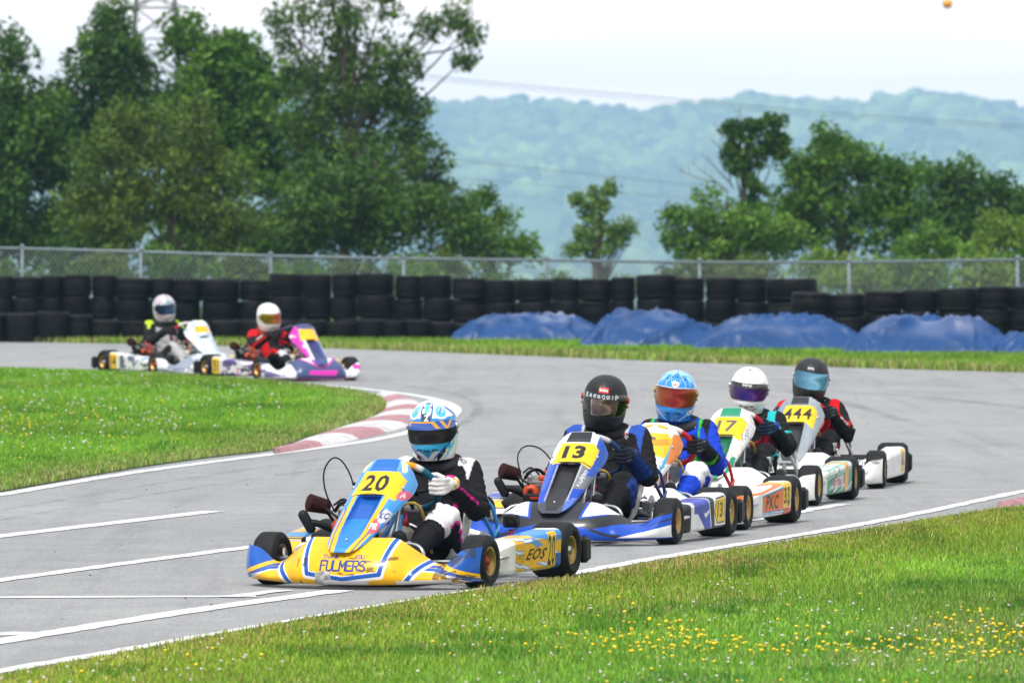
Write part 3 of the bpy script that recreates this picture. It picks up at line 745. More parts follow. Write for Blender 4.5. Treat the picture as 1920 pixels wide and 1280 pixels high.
# the dark wood on the left
tree('broadleaf_tree','dark dense tree at the edge of the wood with a thin ragged top',[(20,330,140,170),(60,430,110,70),(-60,300,130,200),(20,120,36,70),(70,220,70,90),(-110,180,90,130)],150,DARK,(10,0,15,90),seed=2,size=.15)
tree('broadleaf_tree','tall round topped dark tree in front of the lattice pylon',[(185,130,75,90),(225,110,55,75),(212,45,30,50),(120,240,80,80),(60,260,60,60),(285,215,80,105),(200,330,110,150),(150,440,120,60)],158,MIDG if False else DARK,(215,0,225,60),seed=3,size=.16)
tree('broadleaf_tree','broad tree of mid green between the pylon and the airy tree',[(385,135,70,80),(345,75,32,42),(440,130,70,80),(480,200,80,110),(400,260,120,130),(520,330,110,150),(430,90,40,45),(400,440,140,60),(520,450,90,50)],156,MIDG,(410,0,400,70),seed=4,size=.16)
tr5 = tree('airy_tree','tallest tree with open airy crown and one bare limb reaching over the hills',[(560,70,50,60),(620,30,60,50),(690,60,70,70),(620,150,90,80),(730,160,60,80),(680,250,110,90),(780,260,50,60),(700,360,120,110),(590,250,60,90),(800,60,30,26),(850,30,26,22),(880,70,24,22),(520,40,20,20),(760,110,40,26),(700,-40,70,50),(600,-60,60,40),(870,110,14,10),(820,370,40,60),(590,160,60,60),(570,220,60,70),(650,300,90,60),(740,330,80,70),(690,140,80,70),(800,330,50,60),(760,215,50,50)],149,((.038,.100,.012),(.095,.185,.022)),(640,0,665,20),seed=5,size=.125,clump=.33,airy=1.0,dens=1.0,limbs=40,tr=.15)
mb = MB(); Yt = 149; o = np.array(tuple(tr5.location))
def limb(pts, r0, r1): 
    P = [np.array(tuple(at(x,y,Yt)))-o+np.array((0,dy,0)) for x,y,dy in pts]; mb.tube(P, np.linspace(r0,r1,len(P)), n=6, smooth_path=2)
limb([(668,300,0),(700,220,.2),(745,120,.3),(775,60,.3),(800,10,.3)],.07,.015); limb([(745,125,.3),(790,100,.2),(850,95,.1),(880,70,0),(900,48,0)],.035,.006); limb([(760,95,.3),(820,60,.3),(860,28,.3)],.03,.006); limb([(650,350,0),(640,220,-.2),(648,100,-.2),(655,0,-.2)],.09,.03); limb([(640,180,-.2),(600,110,-.3),(540,60,-.4),(505,35,-.4)],.035,.006); limb([(850,95,.1),(870,105,.1),(885,118,.1)],.012,.004)
mb.build('bare_limb', BARK, tr5)
tree('olive_bush','large olive green bush with reddish shoots before the dark wood',[(230,300,90,100),(330,270,90,80),(300,400,160,80),(400,380,100,100),(180,400,80,70),(440,430,60,50),(370,220,30,40),(225,230,25,40)],138,OLIVE,(310,0,320,300),'bush',seed=6,size=.12,clump=.36)
tree('broadleaf_tree','dark tree on the sloping edge of the wood below the airy tree',[(620,390,110,100),(740,400,100,90),(820,420,70,70),(680,330,70,60),(560,440,80,60),(870,440,50,50)],145,((.030,.090,.010),(.085,.175,.018)),(690,0,700,300),seed=7,size=.14)
tree('bush','small pale bush at the open end of the dark wood',[(900,410,50,50),(940,440,50,50),(880,460,60,40),(975,465,40,30),(905,370,22,22)],151,LIGHT,(920,0,915,400),'bush',seed=8,size=.12,clump=.3)
# right hand clumps
tree('sapling','slender young tree standing alone before the blue hills',[(1115,368,18,24),(1088,374,12,9),(1112,400,24,22),(1124,425,34,18),(1128,445,48,18),(1165,450,26,24),(1118,468,58,20),(1140,352,7,14),(1080,468,22,10),(1175,430,14,12),(1100,440,26,14),(1130,385,14,14)],146,((.10,.20,.04),(.18,.30,.06)),(1128,0,1118,345),seed=9,size=.10,clump=.20,airy=.9)
tree('broadleaf_tree','bright green spreading tree next to the gap with the sapling',[(1330,400,60,50),(1290,440,45,50),(1390,420,70,60),(1440,450,60,40),(1340,460,90,40),(1270,400,20,18)],141,LIGHT,(1360,0,1360,380),seed=10,size=.12,clump=.34)
t10 = tree('vine_covered_tree','tall narrow tree smothered in vines with bare dead twigs beside it',[(1400,275,30,30),(1432,265,30,26),(1368,234,14,14),(1378,255,14,16),(1440,295,26,26),(1398,320,30,34),(1410,360,36,40),(1422,236,24,10),(1448,226,18,5),(1464,262,12,10),(1460,285,14,10),(1385,300,24,20),(1395,400,40,40),(1375,280,12,10)],150,DARK,(1395,0,1405,235),seed=11,size=.11,clump=.18)
mb = MB(); Yt = 150; o = np.array(tuple(t10.location))
for (x0,y0,x1,y1) in [(1375,350,1310,285),(1370,340,1345,230),(1365,360,1290,300),(1380,330,1362,250),(1350,345,1270,320),(1395,250,1385,205),(1375,300,1330,260)]:
    limb([(x0,y0,.2),((x0+x1)/2+6,(y0+y1)/2+3,.1),(x1,y1,0)],.022,.006)
    for q in range(3):
        t = random.uniform(.4,.9); bx, by = x0+(x1-x0)*t, y0+(y1-y0)*t; limb([(bx,by,.1),(bx+random.uniform(-18,10),by-random.uniform(12,28),.1)],.009,.004)
mb.build('dead_branch', DEADW, t10)
tree('broadleaf_tree','wide mid green tree between the vine covered tree and the round tree',[(1560,300,40,55),(1545,260,24,24),(1600,330,60,60),(1520,340,50,50),(1660,350,60,55),(1580,400,120,60),(1700,340,40,45),(1520,420,70,60),(1650,430,90,50),(1490,325,24,30),(1480,400,50,70),(1735,400,46,70),(1545,285,20,22),(1600,290,26,24),(1690,320,26,26),(1470,440,60,40)],152,MIDG,(1580,0,1570,280),seed=12,size=.13,clump=.34)
mb = MB(); 
tree('broadleaf_tree','round dense dark green tree at the end of the fence',[(1810,350,70,55),(1860,380,60,60),(1780,400,60,60),(1840,430,90,55),(1760,340,24,30),(1900,410,40,50),(1960,400,70,70)],147,((.032,.10,.014),(.075,.17,.022)),(1820,0,1820,330),seed=13,size=.13,clump=.36)
tree('bush','yellow green bush in front of the round tree',[(1880,430,40,36),(1920,450,50,40),(1850,460,40,28),(1980,450,60,50)],141,YELL,(1890,0,1885,420),'bush',seed=14,size=.11,clump=.3)
tree('bush','low bush between the wide tree and the round tree',[(1740,455,50,36),(1700,470,50,26),(1790,470,40,24)],140,LIGHT,(1745,0,1740,440),'bush',seed=15,size=.11,clump=.28)
# low scrub seen through the fence
LOWLAB = ['scrub bush seen through the fence {}']
where = [(-20,'at the dark corner of the wood'),(90,'under the dark tree with the ragged top'),(200,'below the olive bush'),(330,'behind the distant driver with lime shoulders'),(450,'behind the second distant driver'),(560,'with pale leaves near the fourth post'),(660,'under the trunk of the airy tree'),(770,'beside the fifth post'),(860,'below the pale bush'),(960,'at the open end of the wood'),(1060,'left of the sapling'),(1150,'at the foot of the sapling'),(1240,'at the gap before the bright tree'),(1330,'under the bright spreading tree'),(1430,'below the vine covered tree'),(1530,'over the end of the tall tyre stacks'),(1630,'beneath the wide tree'),(1730,'below the low bush'),(1830,'under the round tree'),(1930,'beside the last fence post in view')]
for i, (px, wl) in enumerate(where):
    yl = 492+random.uniform(-8,14)
    if 960 <= px <= 1260: yl = 525+random.uniform(-6,8)
    tree('scrub_bush', 'low scrub bush seen through the fence '+wl, [(px,yl+30,72,34),(px+random.uniform(-40,40),yl+8,40,24),(px+random.uniform(-50,50),yl+26,50,26)], 126+random.uniform(-2,4), random.choice([MIDG,LIGHT,OLIVE,YELL]) if px > 500 else random.choice([DARK,MIDG,OLIVE]), (px,0,px,yl+10), 'bush', seed=40+i, size=.10, clump=.26, limbs=4, dens=1.0, group='scrub along the fence')
# ---- wooded hills
def ridge_px(px): return 196+10*math.sin(px*.006+1.0)+8*math.sin(px*.017)+.006*(px-1200)
n1_, n2_ = 120, 70
Xs = np.linspace(-2200,2200,n1_); Ts = np.linspace(0,1,n2_)
HG = np.zeros((n1_,n2_,3))
def hill_pt(x, t):
    Yh = 6000+2700*t; zr = (YH-ridge_px(960+FPX*x/8700))*8700/FPX+CAMH-9
    z = -62+(zr+62)*(t**.85)+ 10*math.sin(x*.008+t*5)*t*(1-t)*2+7*math.sin(x*.021-t*9)*t*(1-t)*3
    return (x, Yh, z)
for i, x in enumerate(Xs):
    for j, t in enumerate(Ts): HG[i,j] = hill_pt(x,t)
HILLM = plain('hill_forest_floor', (.10,.17,.05), .95, var=.5, vscale=.006)
o = MB().grid(HG).build('hills', HILLM)
if o.data.polygons[100].normal.z < 0: o.data.flip_normals()
tag(o, 'long low hills across the valley', 'hills', kind='structure')
b0 = MB(); b0.sphere((0,0,0), 1, n=10, m=7); BV = b0.v[0]; BF = b0.f; nb = len(BV)
VV = []; CCs = []; cnt = 0; r = np.random.default_rng(77)
NT = 6200
for k in range(NT):
    t = r.random()**.8; x = (r.random()*2-1)*(420+ 480*t+60)
    if k > NT-500: t = 1.0-.02*r.random()
    x_, y_, z_ = hill_pt(x,t); 
    clear = fnoise(np.array([x*.008+9]), np.array([t*6.0]), 5)[0]
    if clear < .26 and t < .8: continue
    s_ = r.uniform(6.5,14)*(1.25 if r.random() < .08 else 1); 
    nz = 1+.28*(r.random((nb,1))-.5)*2
    VV.append(BV*nz*np.array((s_,s_,s_*r.uniform(.75,1.15)))+np.array((x_,y_,z_+s_*.35)))
    g = r.random(); CCs.append(np.tile(np.array((.015,.045,.03))*(1-g)+np.array((.26,.36,.09))*g,(nb,1))*(.8+.4*r.random((nb,1)))*(.25+1.5*fnoise(np.array([x*.006+40]), np.array([t*4.5+7]), 9)[0]**1.3)); cnt += 1
FFh = [[i+k*nb for i in f] for k in range(cnt) for f in BF]
me = bpy.data.meshes.new('hillside_forest'); fill_mesh(me, np.concatenate(VV), FFh, None, np.concatenate(CCs), np.ones(len(FFh),bool))
FORM = painted('far_forest', rough=.9, coat=0, dirt=.5, dscale=.25, bmp=0)
me.materials.append(FORM); o = bpy.data.objects.new('hillside_forest', me); COL.objects.link(o); tag(o, 'hazy blue green woods covering the far hills', 'forest', kind='stuff')
# ---- lattice pylon, power cables and marker ball
STEEL = plain('pylon_steel', (.12,.13,.14), .6, .2)
PY = 420.0; pb = at(292, 445, PY); zg = hgt(pb.x, PY)
pyl = empty('lattice_pylon', (pb.x, PY, zg)); tag(pyl, 'thin steel lattice pylon rising behind the dark wood', 'pylon')
mb = MB(); Ht = 27.0-zg
def pw(z): return 1.9*(1-z/Ht)+.55
legs = [(1,1),(-1,1),(-1,-1),(1,-1)]
for a, b in legs: mb.tube([(a*pw(0),b*pw(0),0),(a*pw(Ht),b*pw(Ht),Ht)], .085, n=4)
z = 0
while z < Ht-1.5:
    dz = 1.6*pw(z)*.9
    for q in range(4):
        a = legs[q]; b = legs[(q+1)%4]; z2 = min(Ht, z+dz)
        mb.tube([(a[0]*pw(z),a[1]*pw(z),z),(b[0]*pw(z2),b[1]*pw(z2),z2)], .05, n=3, cap=False); mb.tube([(b[0]*pw(z),b[1]*pw(z),z),(a[0]*pw(z2),a[1]*pw(z2),z2)], .05, n=3, cap=False)
        mb.tube([(a[0]*pw(z2),a[1]*pw(z2),z2),(b[0]*pw(z2),b[1]*pw(z2),z2)], .03, n=3, cap=False)
    z = z2
mb.build('tower', STEEL, pyl)
for zz in (CAMH+(445-14)*PY/FPX-zg, 20.5-zg, 24.5-zg):
    q = MB(); 
    for sy in (-.5,.5):
        q.tube([(-2.0,0,zz),(0,sy,zz+.45),(2.0,0,zz)], .04, n=4); q.tube([(-2.0,0,zz),(2.0,0,zz-.05)], .045, n=4)
        for k in (-1.3,-.7,.7,1.3): q.tube([(k,0,zz),(k*.8,sy*.6,zz+.3)], .025, n=3)
    q.build('cross_arm', STEEL, pyl)
CAB = plain('cable', (.10,.11,.12), .6, .2)
def cable(pts, r, label):
    Yc = [p[2] for p in pts]; P = [at(*p) for p in pts]
    Q = smooth_pts; mb = MB(); mb.tube([p-P[0] for p in P], r, n=5, smooth_path=3)
    return tag(mb.build('power_cable', CAB, loc=P[0]), label, 'cable', 'power cables over the valley')
cable([(292,60,420),(800,146,420),(1180,178,420),(1500,208,415),(1920,237,410),(2400,256,400)],.022,'dark overhead cable crossing the hill ridge, upper of the crossing pair')
cable([(292,78,420),(800,152,420),(1180,185,420),(1500,216,415),(1920,243,410),(2400,262,400)],.014,'thin overhead cable just under the dark one on the hill ridge')
cable([(700,285,420),(830,298,420),(1060,322,420),(1300,347,420),(1700,385,420)],.018,'cable in front of the hills passing above the slender young tree')
cable([(700,322,420),(830,332,420),(1060,350,420),(1300,375,420),(1700,410,420)],.013,'lower cable in front of the hills, just over the slender young tree')
cable([(1200,-55,300),(1500,-12,300),(1776,8,300),(2050,-2,300),(2400,-40,300)],.006,'hair thin wire that carries the orange marker ball')
c = at(1776,8,300); mb = MB(); mb.sphere((0,0,0), .215, n=24, m=16)
BALL = plain('marker_orange', (.80,.36,.015), .45, var=.08)
mb.lathe([(.217,-.012),(.222,-.012),(.222,.012),(.217,.012)], n=24, closed=True)
tag(mb.build('marker_ball', BALL, loc=c), 'orange yellow marker ball high in the pale sky on a wire', 'marker ball')
# ================= karts: x forward, y to the driver's left, z up, origin on the ground between the axles
GLOSS = painted('bodywork_plastic', rough=.30, coat=.22, dirt=.26, dscale=11, bmp=.06, bscale=9, spec=.32)
TYRE = plain('slick_rubber', (.013,.013,.014), .66, var=.35, vscale=9, bmp=.25, bscale=70, spec=.22)
GOLD = plain('gold_rim', (.42,.27,.085), .38, .75, var=.15, vscale=20)
SILV = plain('silver_rim', (.42,.42,.43), .35, .8, var=.12)
CHROME = plain('bright_steel', (.55,.55,.56), .25, .9, var=.1)
BLKP = plain('black_plastic', (.010,.010,.011), .5, var=.3, vscale=12, bmp=.1, spec=.22)
BLKM = plain('black_engine_metal', (.014,.014,.016), .45, .1, var=.4, vscale=25, spec=.25)
ALU = plain('cast_aluminium', (.34,.34,.35), .42, .7, var=.2, vscale=30)
REDM = plain('red_anodised', (.42,.025,.015), .4, .2, var=.2)
ORNG = plain('orange_red_cover', (.50,.06,.015), .45, .1, var=.2, vscale=20)
FILT = plain('red_black_filter_foam', (.035,.012,.012), .9, var=.5, vscale=60, spec=.1)
CREAM = plain('fibreglass_seat', (.60,.58,.50), .35, var=.1, vscale=8, coat=.3)
WHITP = plain('white_plastic', (.66,.66,.64), .35, var=.08, vscale=9)
TANK = plain('milky_fuel_tank', (.55,.52,.42), .4, var=.12)
HOSE = plain('yellow_fuel_hose', (.55,.38,.06), .4, var=.1)
SMOKE_M = plain('black_floor_tray', (.02,.02,.022), .6, var=.3, spec=.2)
_fr = {}
def colmat(name, col, rough=.35, metal=0.0, coat=.3):
    if name not in _fr: _fr[name] = plain(name, col, rough, metal, var=.1, coat=coat)
    return _fr[name]
WHITE=(.80,.80,.79); BLACK=(.012,.012,.014); YEL=(.86,.47,.008); NUMY=(.88,.55,.01); BLUE=(.012,.10,.48); SKYB=(.03,.27,.74); LBLUE=(.14,.40,.80); NAVY=(.010,.016,.06)

def wheel_parts(kart, x, y, r, w, side, rimcol, steer=0.0, rimr=.064):
    # side +1 = outer face towards +y ; wheel > tyre, rim
    M = Matrix.Translation((x,y,r)) @ Matrix.Rotation(steer,4,'Z') @ Matrix.Rotation(-PI/2*side,4,'X')   # local +Z -> outward
    hub = MB(); hub.lathe([(.0,-w*.2),(.028,-w*.2),(.028,w*.30),(.018,w*.31),(.018,w*.36),(0,w*.36)], M, n=16)
    for k in range(3):
        a = 2*PI*k/3; c = M @ Vector((.04*math.cos(a),.04*math.sin(a),w*.20)); e = M @ Vector((.04*math.cos(a),.04*math.sin(a),w*.26)); hub.tube([c,e], .008, n=6)
    wo = hub.build('wheel', REDM if rimcol is GOLD else ALU, kart)
    h = w/2; cr = .032; prof = [(rimr+.004,-h*.80),(rimr+.012,-h*.90),(r*.70,-h*1.0),(r*.86,-h*.98),(r-.014,-h*.86)]
    for t in np.linspace(0,1,4): prof.append((r-.010*(1-t)**1.5, -h*.86+ t*h*.20))
    prof += [(r+.0005,-h*.3),(r+.0012,0),(r+.0005,h*.3)]
    for t in np.linspace(0,1,4): prof.append((r-.010*t**1.5, h*.66+t*h*.20))
    prof += [(r-.014,h*.86),(r*.86,h*.98),(r*.70,h*1.0),(rimr+.012,h*.90),(rimr+.004,h*.80),(rimr-.002,h*.6),(rimr-.002,-h*.6)]
    mb = MB(); mb.lathe(prof, M, n=48, closed=True)
    mb.build('tyre', TYRE, wo)
    rm = MB(); rm.lathe([(rimr-.006,-h*.78),(rimr+.007,-h*.86),(rimr+.009,-h*.80),(rimr-.001,-h*.6),(rimr-.001,h*.6),(rimr+.009,h*.80),(rimr+.007,h*.88),(rimr-.006,h*.78),(rimr-.012,h*.3),(.050,h*.14),(.028,h*.12),(.028,h*.04),(.050,h*.04),(rimr-.014,-h*.2)], M, n=36, closed=True)
    for k in range(3):
        a = 2*PI*(k+.5)/3; c = M @ Vector((.043*math.cos(a),.043*math.sin(a),h*.16)); rm.sphere(c, .007, n=6, m=4)
    rm.build('rim', rimcol, wo)
    return wo

# ---- front bumper fairing
def bumper_surface(sty, nu, nv):
    W = sty.get('W',.60); a_ = np.linspace(-1,1,nu); v_ = np.linspace(0,1,nv)
    A, Vv = np.meshgrid(a_, v_, indexing='ij'); a = np.abs(A)
    ka, kz = sty['top']                       # outline of the upper edge
    fine = np.linspace(0,1,101); zf = np.interp(fine, ka, kz); kz_ = np.convolve(np.pad(zf,(4,4),'edge'), np.ones(9)/9,'valid')
    zt = np.interp(a, fine, kz_)
    nose = sty.get('nose',.25)
    xb = .955-nose*a**2.3
    ds = np.interp(a,[0,.40,.62,.8,.93,1.0],[.17,.165,.17,.12,.05,.03]); xt = xb-ds
    zb = .022+.016*a**2
    p0x, p0z = xb-.05, zb; p1x, p1z = xb+.035, zb+.004; p2x, p2z = xb+.012-.03*np.clip((a-.5)/.5,0,1)*0, zb+(zt-zb)*.62; p3x, p3z = xt, zt
    t = Vv; b0,b1,b2,b3 = (1-t)**3, 3*t*(1-t)**2, 3*t*t*(1-t), t**3
    X = b0*p0x+b1*p1x+b2*p2x+b3*p3x; Z = b0*p0z+b1*p1z+b2*p2z+b3*p3z; Y = A*W
    # shallow crease where the raised centre meets the lobes
    X = X-.012*np.exp(-((a-.50)/.05)**2)*np.sin(PI*t)
    # end plates wrap slightly round towards the wheels
    X = X-.05*np.clip((a-.9)/.1,0,1)**2
    return np.stack([X,Y,Z],-1), A*W, Z
BUMP_STD = dict(top=([0,.37,.40,.66,.73,.86,1.0],[.245,.245,.232,.118,.118,.188,.203]))
BUMP_LOW = dict(top=([0,.34,.40,.68,.76,.9,1.0],[.235,.235,.22,.118,.116,.172,.195]))

# ---- number panel in front of the steering wheel
def panel_surface(pp, nu, nv):
    v_ = np.linspace(0,1,nv); s_ = np.linspace(-1,1,nu)
    S, Vv = np.meshgrid(s_, v_, indexing='ij')
    kv = pp.get('kv',[0,.03,.10,.28,.50,.64,.76,.88,.96,1.0]); kw = pp.get('kw',[.045,.076,.100,.124,.144,.158,.158,.130,.098,.055])
    wv = np.interp(Vv, kv, kw); wf = np.interp(np.linspace(0,1,201),kv,kw); wf = np.convolve(np.pad(wf,(5,5),'edge'),np.ones(11)/11,'valid'); wv = np.interp(Vv,np.linspace(0,1,201),wf)*pp.get('wide',1.0)
    y = S*wv; h = pp.get('h',.43); z0 = pp.get('z0',.180)
    xc = np.interp(Vv,[0,.08,.20,.40,.70,1.0],np.array([.930,.892,.822,.715,.560,.425]))+pp.get('dx',0)
    duct = pp.get('duct',.060)*np.clip(1-(np.abs(y)/.062)**4,0,1)*np.interp(Vv,[.05,.16,.30,.585,.60,.62],[0,.45,1,1,.9,0])
    duct2 = .03*np.clip(1-(np.abs(y)/.07)**4,0,1)*np.interp(Vv,[.88,.91,1.0],[0,.8,1])
    wing = 3.2*y**2+16*np.clip(np.abs(y)-.10,0,1)**2
    rim_ = .010*np.clip((np.abs(S)-.93)/.07,0,1)**2
    X = xc-wing-duct-duct2-rim_*2; Z = z0+h*Vv-.6*wing*.25
    Y = y+pp.get('lean',.05)*Vv+pp.get('y0',0)
    return np.stack([X,Y,Z],-1), y, Vv*h

# ---- side pod: local outer face u = x, v = z
def pod_surface(pd, side, nu, nv):
    x0, x1 = pd.get('x0',-.325), pd.get('x1',.345); u_ = np.linspace(0,1,nu); v_ = np.linspace(0,1,nv)
    U, Vv = np.meshgrid(u_, v_, indexing='ij'); x = x0+(x1-x0)*U
    yo = pd.get('yr',.672)+(pd.get('yf',.595)-pd.get('yr',.672))*U**1.3
    fr = np.clip((U-.80)/.20,0,1); yo = yo-.11*(1-np.sqrt(np.clip(1-fr**2,0,1)))
    zt = pd.get('zr',.255)+(pd.get('zf',.205)-pd.get('zr',.255))*U; zt = zt-.055*fr**2; zb = .048+.012*(1-U)+.03*fr**2.5
    # section: tucked bottom, outer face, rolled top, inner lip
    kt = [0,.10,.16,.24,.66,.74,.80,.86,1.0]; ky = [-.11,-.03,-.008,0,.004,-.004,-.018,-.04,-.13]; kz = [0,0,.03,.10,.86,.95,.985,1.0,.985]
    dy = np.interp(Vv,kt,ky); fz = np.interp(Vv,kt,kz)
    y = yo+dy; z = zb+(zt-zb)*fz
    return np.stack([x, y*side, z],-1), x, z
def num_plate(A, c, w, h, txt, tw, th, shear=0, flip=False, bold=.04, plate=NUMY, ink=BLACK, edge=None):
    if edge: A.poly([(c[0]-w/2-.006,c[1]-h/2-.006),(c[0]+w/2+.006,c[1]-h/2-.006),(c[0]+w/2+.006,c[1]+h/2+.006),(c[0]-w/2-.006,c[1]+h/2+.006)], edge)
    if plate: A.poly([(c[0]-w/2,c[1]-h/2),(c[0]+w/2,c[1]-h/2),(c[0]+w/2,c[1]+h/2),(c[0]-w/2,c[1]+h/2)], plate)
    A.text(txt, c, tw, th, ink, bold, shear, flipu=flip)

def scuff(A, seed, amount, col, sc=18, stretch=3.0, region=None):
    n = fbm(A.u*sc+50, A.v*sc*stretch+50, seed, 4); m = n > (1-amount)
    if region is not None: m &= region
    A.c[m] = A.c[m]*.25+np.array(col)*.75

def make_kart(cfg):
    q = cfg.get('q',1.0)          # mesh resolution factor
    root = empty('racing_kart', cfg['loc'], cfg['rotz'], cfg.get('scale',1.0)); tag(root, cfg['label'], 'go-kart', 'racing karts on the track')
    rim = cfg.get('rim',GOLD); st = cfg.get('steer',0.0)
    RF, RR = .127, .138
    wheel_parts(root, .52, .548, RF, .130, 1, rim, st); wheel_parts(root, .52, -.522, RF, .128, -1, rim, st)
    wheel_parts(root, -.52, .575, RR, .205, 1, rim); wheel_parts(root, -.52, -.575, RR, .205, -1, rim)
    # bumper fairing
    nu, nv = int(640*q), int(130*q)
    P, U, Vz = bumper_surface(cfg['bump'], nu, nv); A = Art(U, Vz, WHITE); cfg['bump_art'](A)
    mb = MB(); mb.grid(P, col=A.c, t=.006); mb.build('front_fairing', GLOSS, root)
    # number panel
    nu, nv = int(130*q), int(170*q)
    P, U, Vz = panel_surface(cfg['panel'], nu, nv); A = Art(U, Vz, WHITE); cfg['panel_art'](A)
    mb = MB(); mb.grid(P, col=A.c, t=-.005 if False else .005); po = mb.build('front_panel', cfg.get('panel_mat',GLOSS), root)
    bl = MB()
    for sgn in (1,-1):
        i = int((.5+.40*sgn)*(nu-1)); j = int(.70*(nv-1)); p = P[i,j]; bl.sphere(p+np.array((.004,0,.002)), (.006,.009,.009), n=10, m=6)
    i = nu//2; j = int(.13*(nv-1)); bl.sphere(P[i,j]+np.array((.004,0,.002)), (.006,.008,.008), n=10, m=6)
    bl.build('panel_screw', CHROME, po)
    # side pods
    for side, key in ((1,'podL_art'),(-1,'podR_art')):
        nu, nv = int(200*q), int(130*q)
        P, U, Vz = pod_surface(cfg.get('pod',{}), side, nu, nv); A = Art(U, Vz, WHITE)
        fn = cfg.get(key) or cfg['podL_art']; fn(A, side)
        mb = MB(); mb.grid(P, col=A.c, t=.006 , flip=(side>0)); mb.build('side_pod', GLOSS, root)
    # frame tubes
    F = colmat(*cfg['frame']); mb = MB()
    zf = .062
    for s in (1,-1):
        mb.tube([(-.70,.30*s,zf+.02),(-.45,.31*s,zf),(0,.36*s,zf),(.30,.30*s,zf),(.48,.17*s,zf),(.66,.13*s,zf)], .015, n=8, smooth_path=2)
        mb.tube([(-.12,.36*s,zf),(-.30,.44*s,zf+.02),(-.32,.52*s,zf+.06)], .012, n=8, smooth_path=1)
        mb.tube([(.30,.30*s,zf),(.45,.44*s,zf+.02),(.52,.47*s,RF)], .014, n=8, smooth_path=1)
    mb.tube([(.66,-.13,zf),(.66,.13,zf)], .015, n=8); mb.tube([(-.12,-.36,zf),(-.12,.36,zf)], .014, n=8); mb.tube([(.24,-.31,zf),(.24,.31,zf)], .014, n=8); mb.tube([(-.62,-.30,zf+.02),(-.62,.30,zf+.02)], .015, n=8)
    # steering uprights
    mb.tube([(.48,.10,zf),(.36,.075,.24),(.27,.055,.33)], .011, n=8); mb.tube([(.48,-.06,zf),(.36,.0,.24),(.27,.03,.33)], .011, n=8)
    mb.build('frame', F, root)
    # seat stays and panel stays in bright metal or frame colour
    for s in (1,-1):
        mb = MB()
        mb.tube([(-.44,.31*s,zf+.02),(-.40,.27*s+.03,.20),(-.38,.225*s+.03,.30)], .011, n=8, smooth_path=1)
        mb.tube([(-.55,.28*s,zf+.04),(-.47,.25*s+.03,.33),(-.44,.20*s+.03,.40)], .010, n=8, smooth_path=1)
        mb.tube([(-.40,.27*s+.03,.20),(-.50,.26*s+.03,.25)], .009, n=6); mb.build('seat_stay', colmat(*cfg.get('stay',cfg['frame'])), root)
    mb = MB(); L = cfg['panel'].get('lean',.05)
    mb.tube([(.62,.12,.10),(.58,.13,.20),(.50,.10+L*.5,.40)], .009, n=8); mb.tube([(.62,-.12,.10),(.58,-.12,.20),(.50,-.06+L*.5,.40)], .009, n=8)
    mb.tube([(.26,.0,.40),(.36,L,.50),(.42,L,.52)], .008, n=8); mb.build('panel_stay', CHROME, root)
    for s in (1,-1):   # upper bumper hoops beside the nose
        mb = MB(); mb.tube([(.66,.30*s,.10),(.72,.34*s,.15),(.70,.31*s,.205),(.66,.22*s,.215),(.64,.0,.205)], .0095, n=8, smooth_path=2); mb.build('bumper_bar', CHROME, root); mb = MB()
        mb.tube([(.30,.50*s,.10),(.33,.58*s,.13),(.30,.60*s,.14),(-.28,.60*s,.14),(-.30,.52*s,.10)], .010, n=8, smooth_path=1); mb.build('side_bar', CHROME, root)
    mb = MB(); mb.box((.28,0,.043), (.72,.50,.006)); mb.build('floor_tray', SMOKE_M, root)
    # axle and brake, steering knuckles
    mb = MB(); mb.tube([(-.52,-.66,RR),(-.52,.66,RR)], .02, n=12); mb.build('rear_axle', CHROME, root)
    mb = MB(); mb.lathe([(.03,-.004),(.09,-.004),(.09,.004),(.03,.004)], Matrix.Translation((-.52,.20,RR))@Matrix.Rotation(PI/2,4,'X'), n=32, closed=True); mb.box((-.43,.20,.17),(.07,.05,.06),bev=.01); mb.build('brake', ALU, root)
    mb = MB()
    for s in (1,-1):
        mb = MB(); mb.tube([(.52,.44*s,RF),(.52,.53*s,RF)], .014, n=8); mb.tube([(.52,.455*s,RF-.05),(.52,.465*s,RF+.05)], .013, n=8)
        mb.tube([(.40,.46*s,.12),(.36,.02*s+.04,.11)], .007, n=6); mb.box((.45,.46*s,.12),(.12,.02,.012),bev=.004); mb.build('steering_knuckle', ALU, root)
    # rear bumper of black plastic
    mb = MB(); mb.tube([(-.60,.60,.13),(-.70,.56,.13),(-.72,.40,.13),(-.72,-.40,.13),(-.70,-.56,.13),(-.60,-.60,.13)], .02, n=8, smooth_path=1)
    mb.box((-.72,0,.135),(.06,1.28,.10),bev=.025)
    for s in (1,-1): mb.box((-.700,.668*s,.135),(.09,.05,.135),bev=.02)
    mb.build('rear_bumper', BLKP, root)
    # seat: open shell
    sy = cfg.get('sy',.015); nu, nv = 40, 30; th = np.linspace(-1,1,nu); vv = np.linspace(0,1,nv); G = np.zeros((nu,nv,3))
    for i, a in enumerate(th):
        for j, v in enumerate(vv):
            prof_x = np.interp(v,[0,.12,.35,.6,1],[-.02,-.10,-.24,-.36,-.47]); prof_z = np.interp(v,[0,.12,.35,.6,1],[.085,.065,.075,.19,.47])
            wdt = np.interp(v,[0,.3,.7,1],[.19,.19,.185,.13]); side_h = np.interp(v,[0,.2,.45,.8,1],[.09,.16,.22,.06,.02])
            yy = wdt*math.sin(a*PI/2)*1.0; lift = (abs(a)**3.2)*side_h
            G[i,j] = (prof_x+lift*np.interp(v,[0,.4,1],[0,.25,.8]), sy+yy, prof_z+lift*np.interp(v,[0,.4,.8,1],[1,1,.45,.2]))
    mb = MB(); mb.grid(G, t=.006); mb.build('seat', colmat(*cfg['seat']) if 'seat' in cfg else CREAM, root)
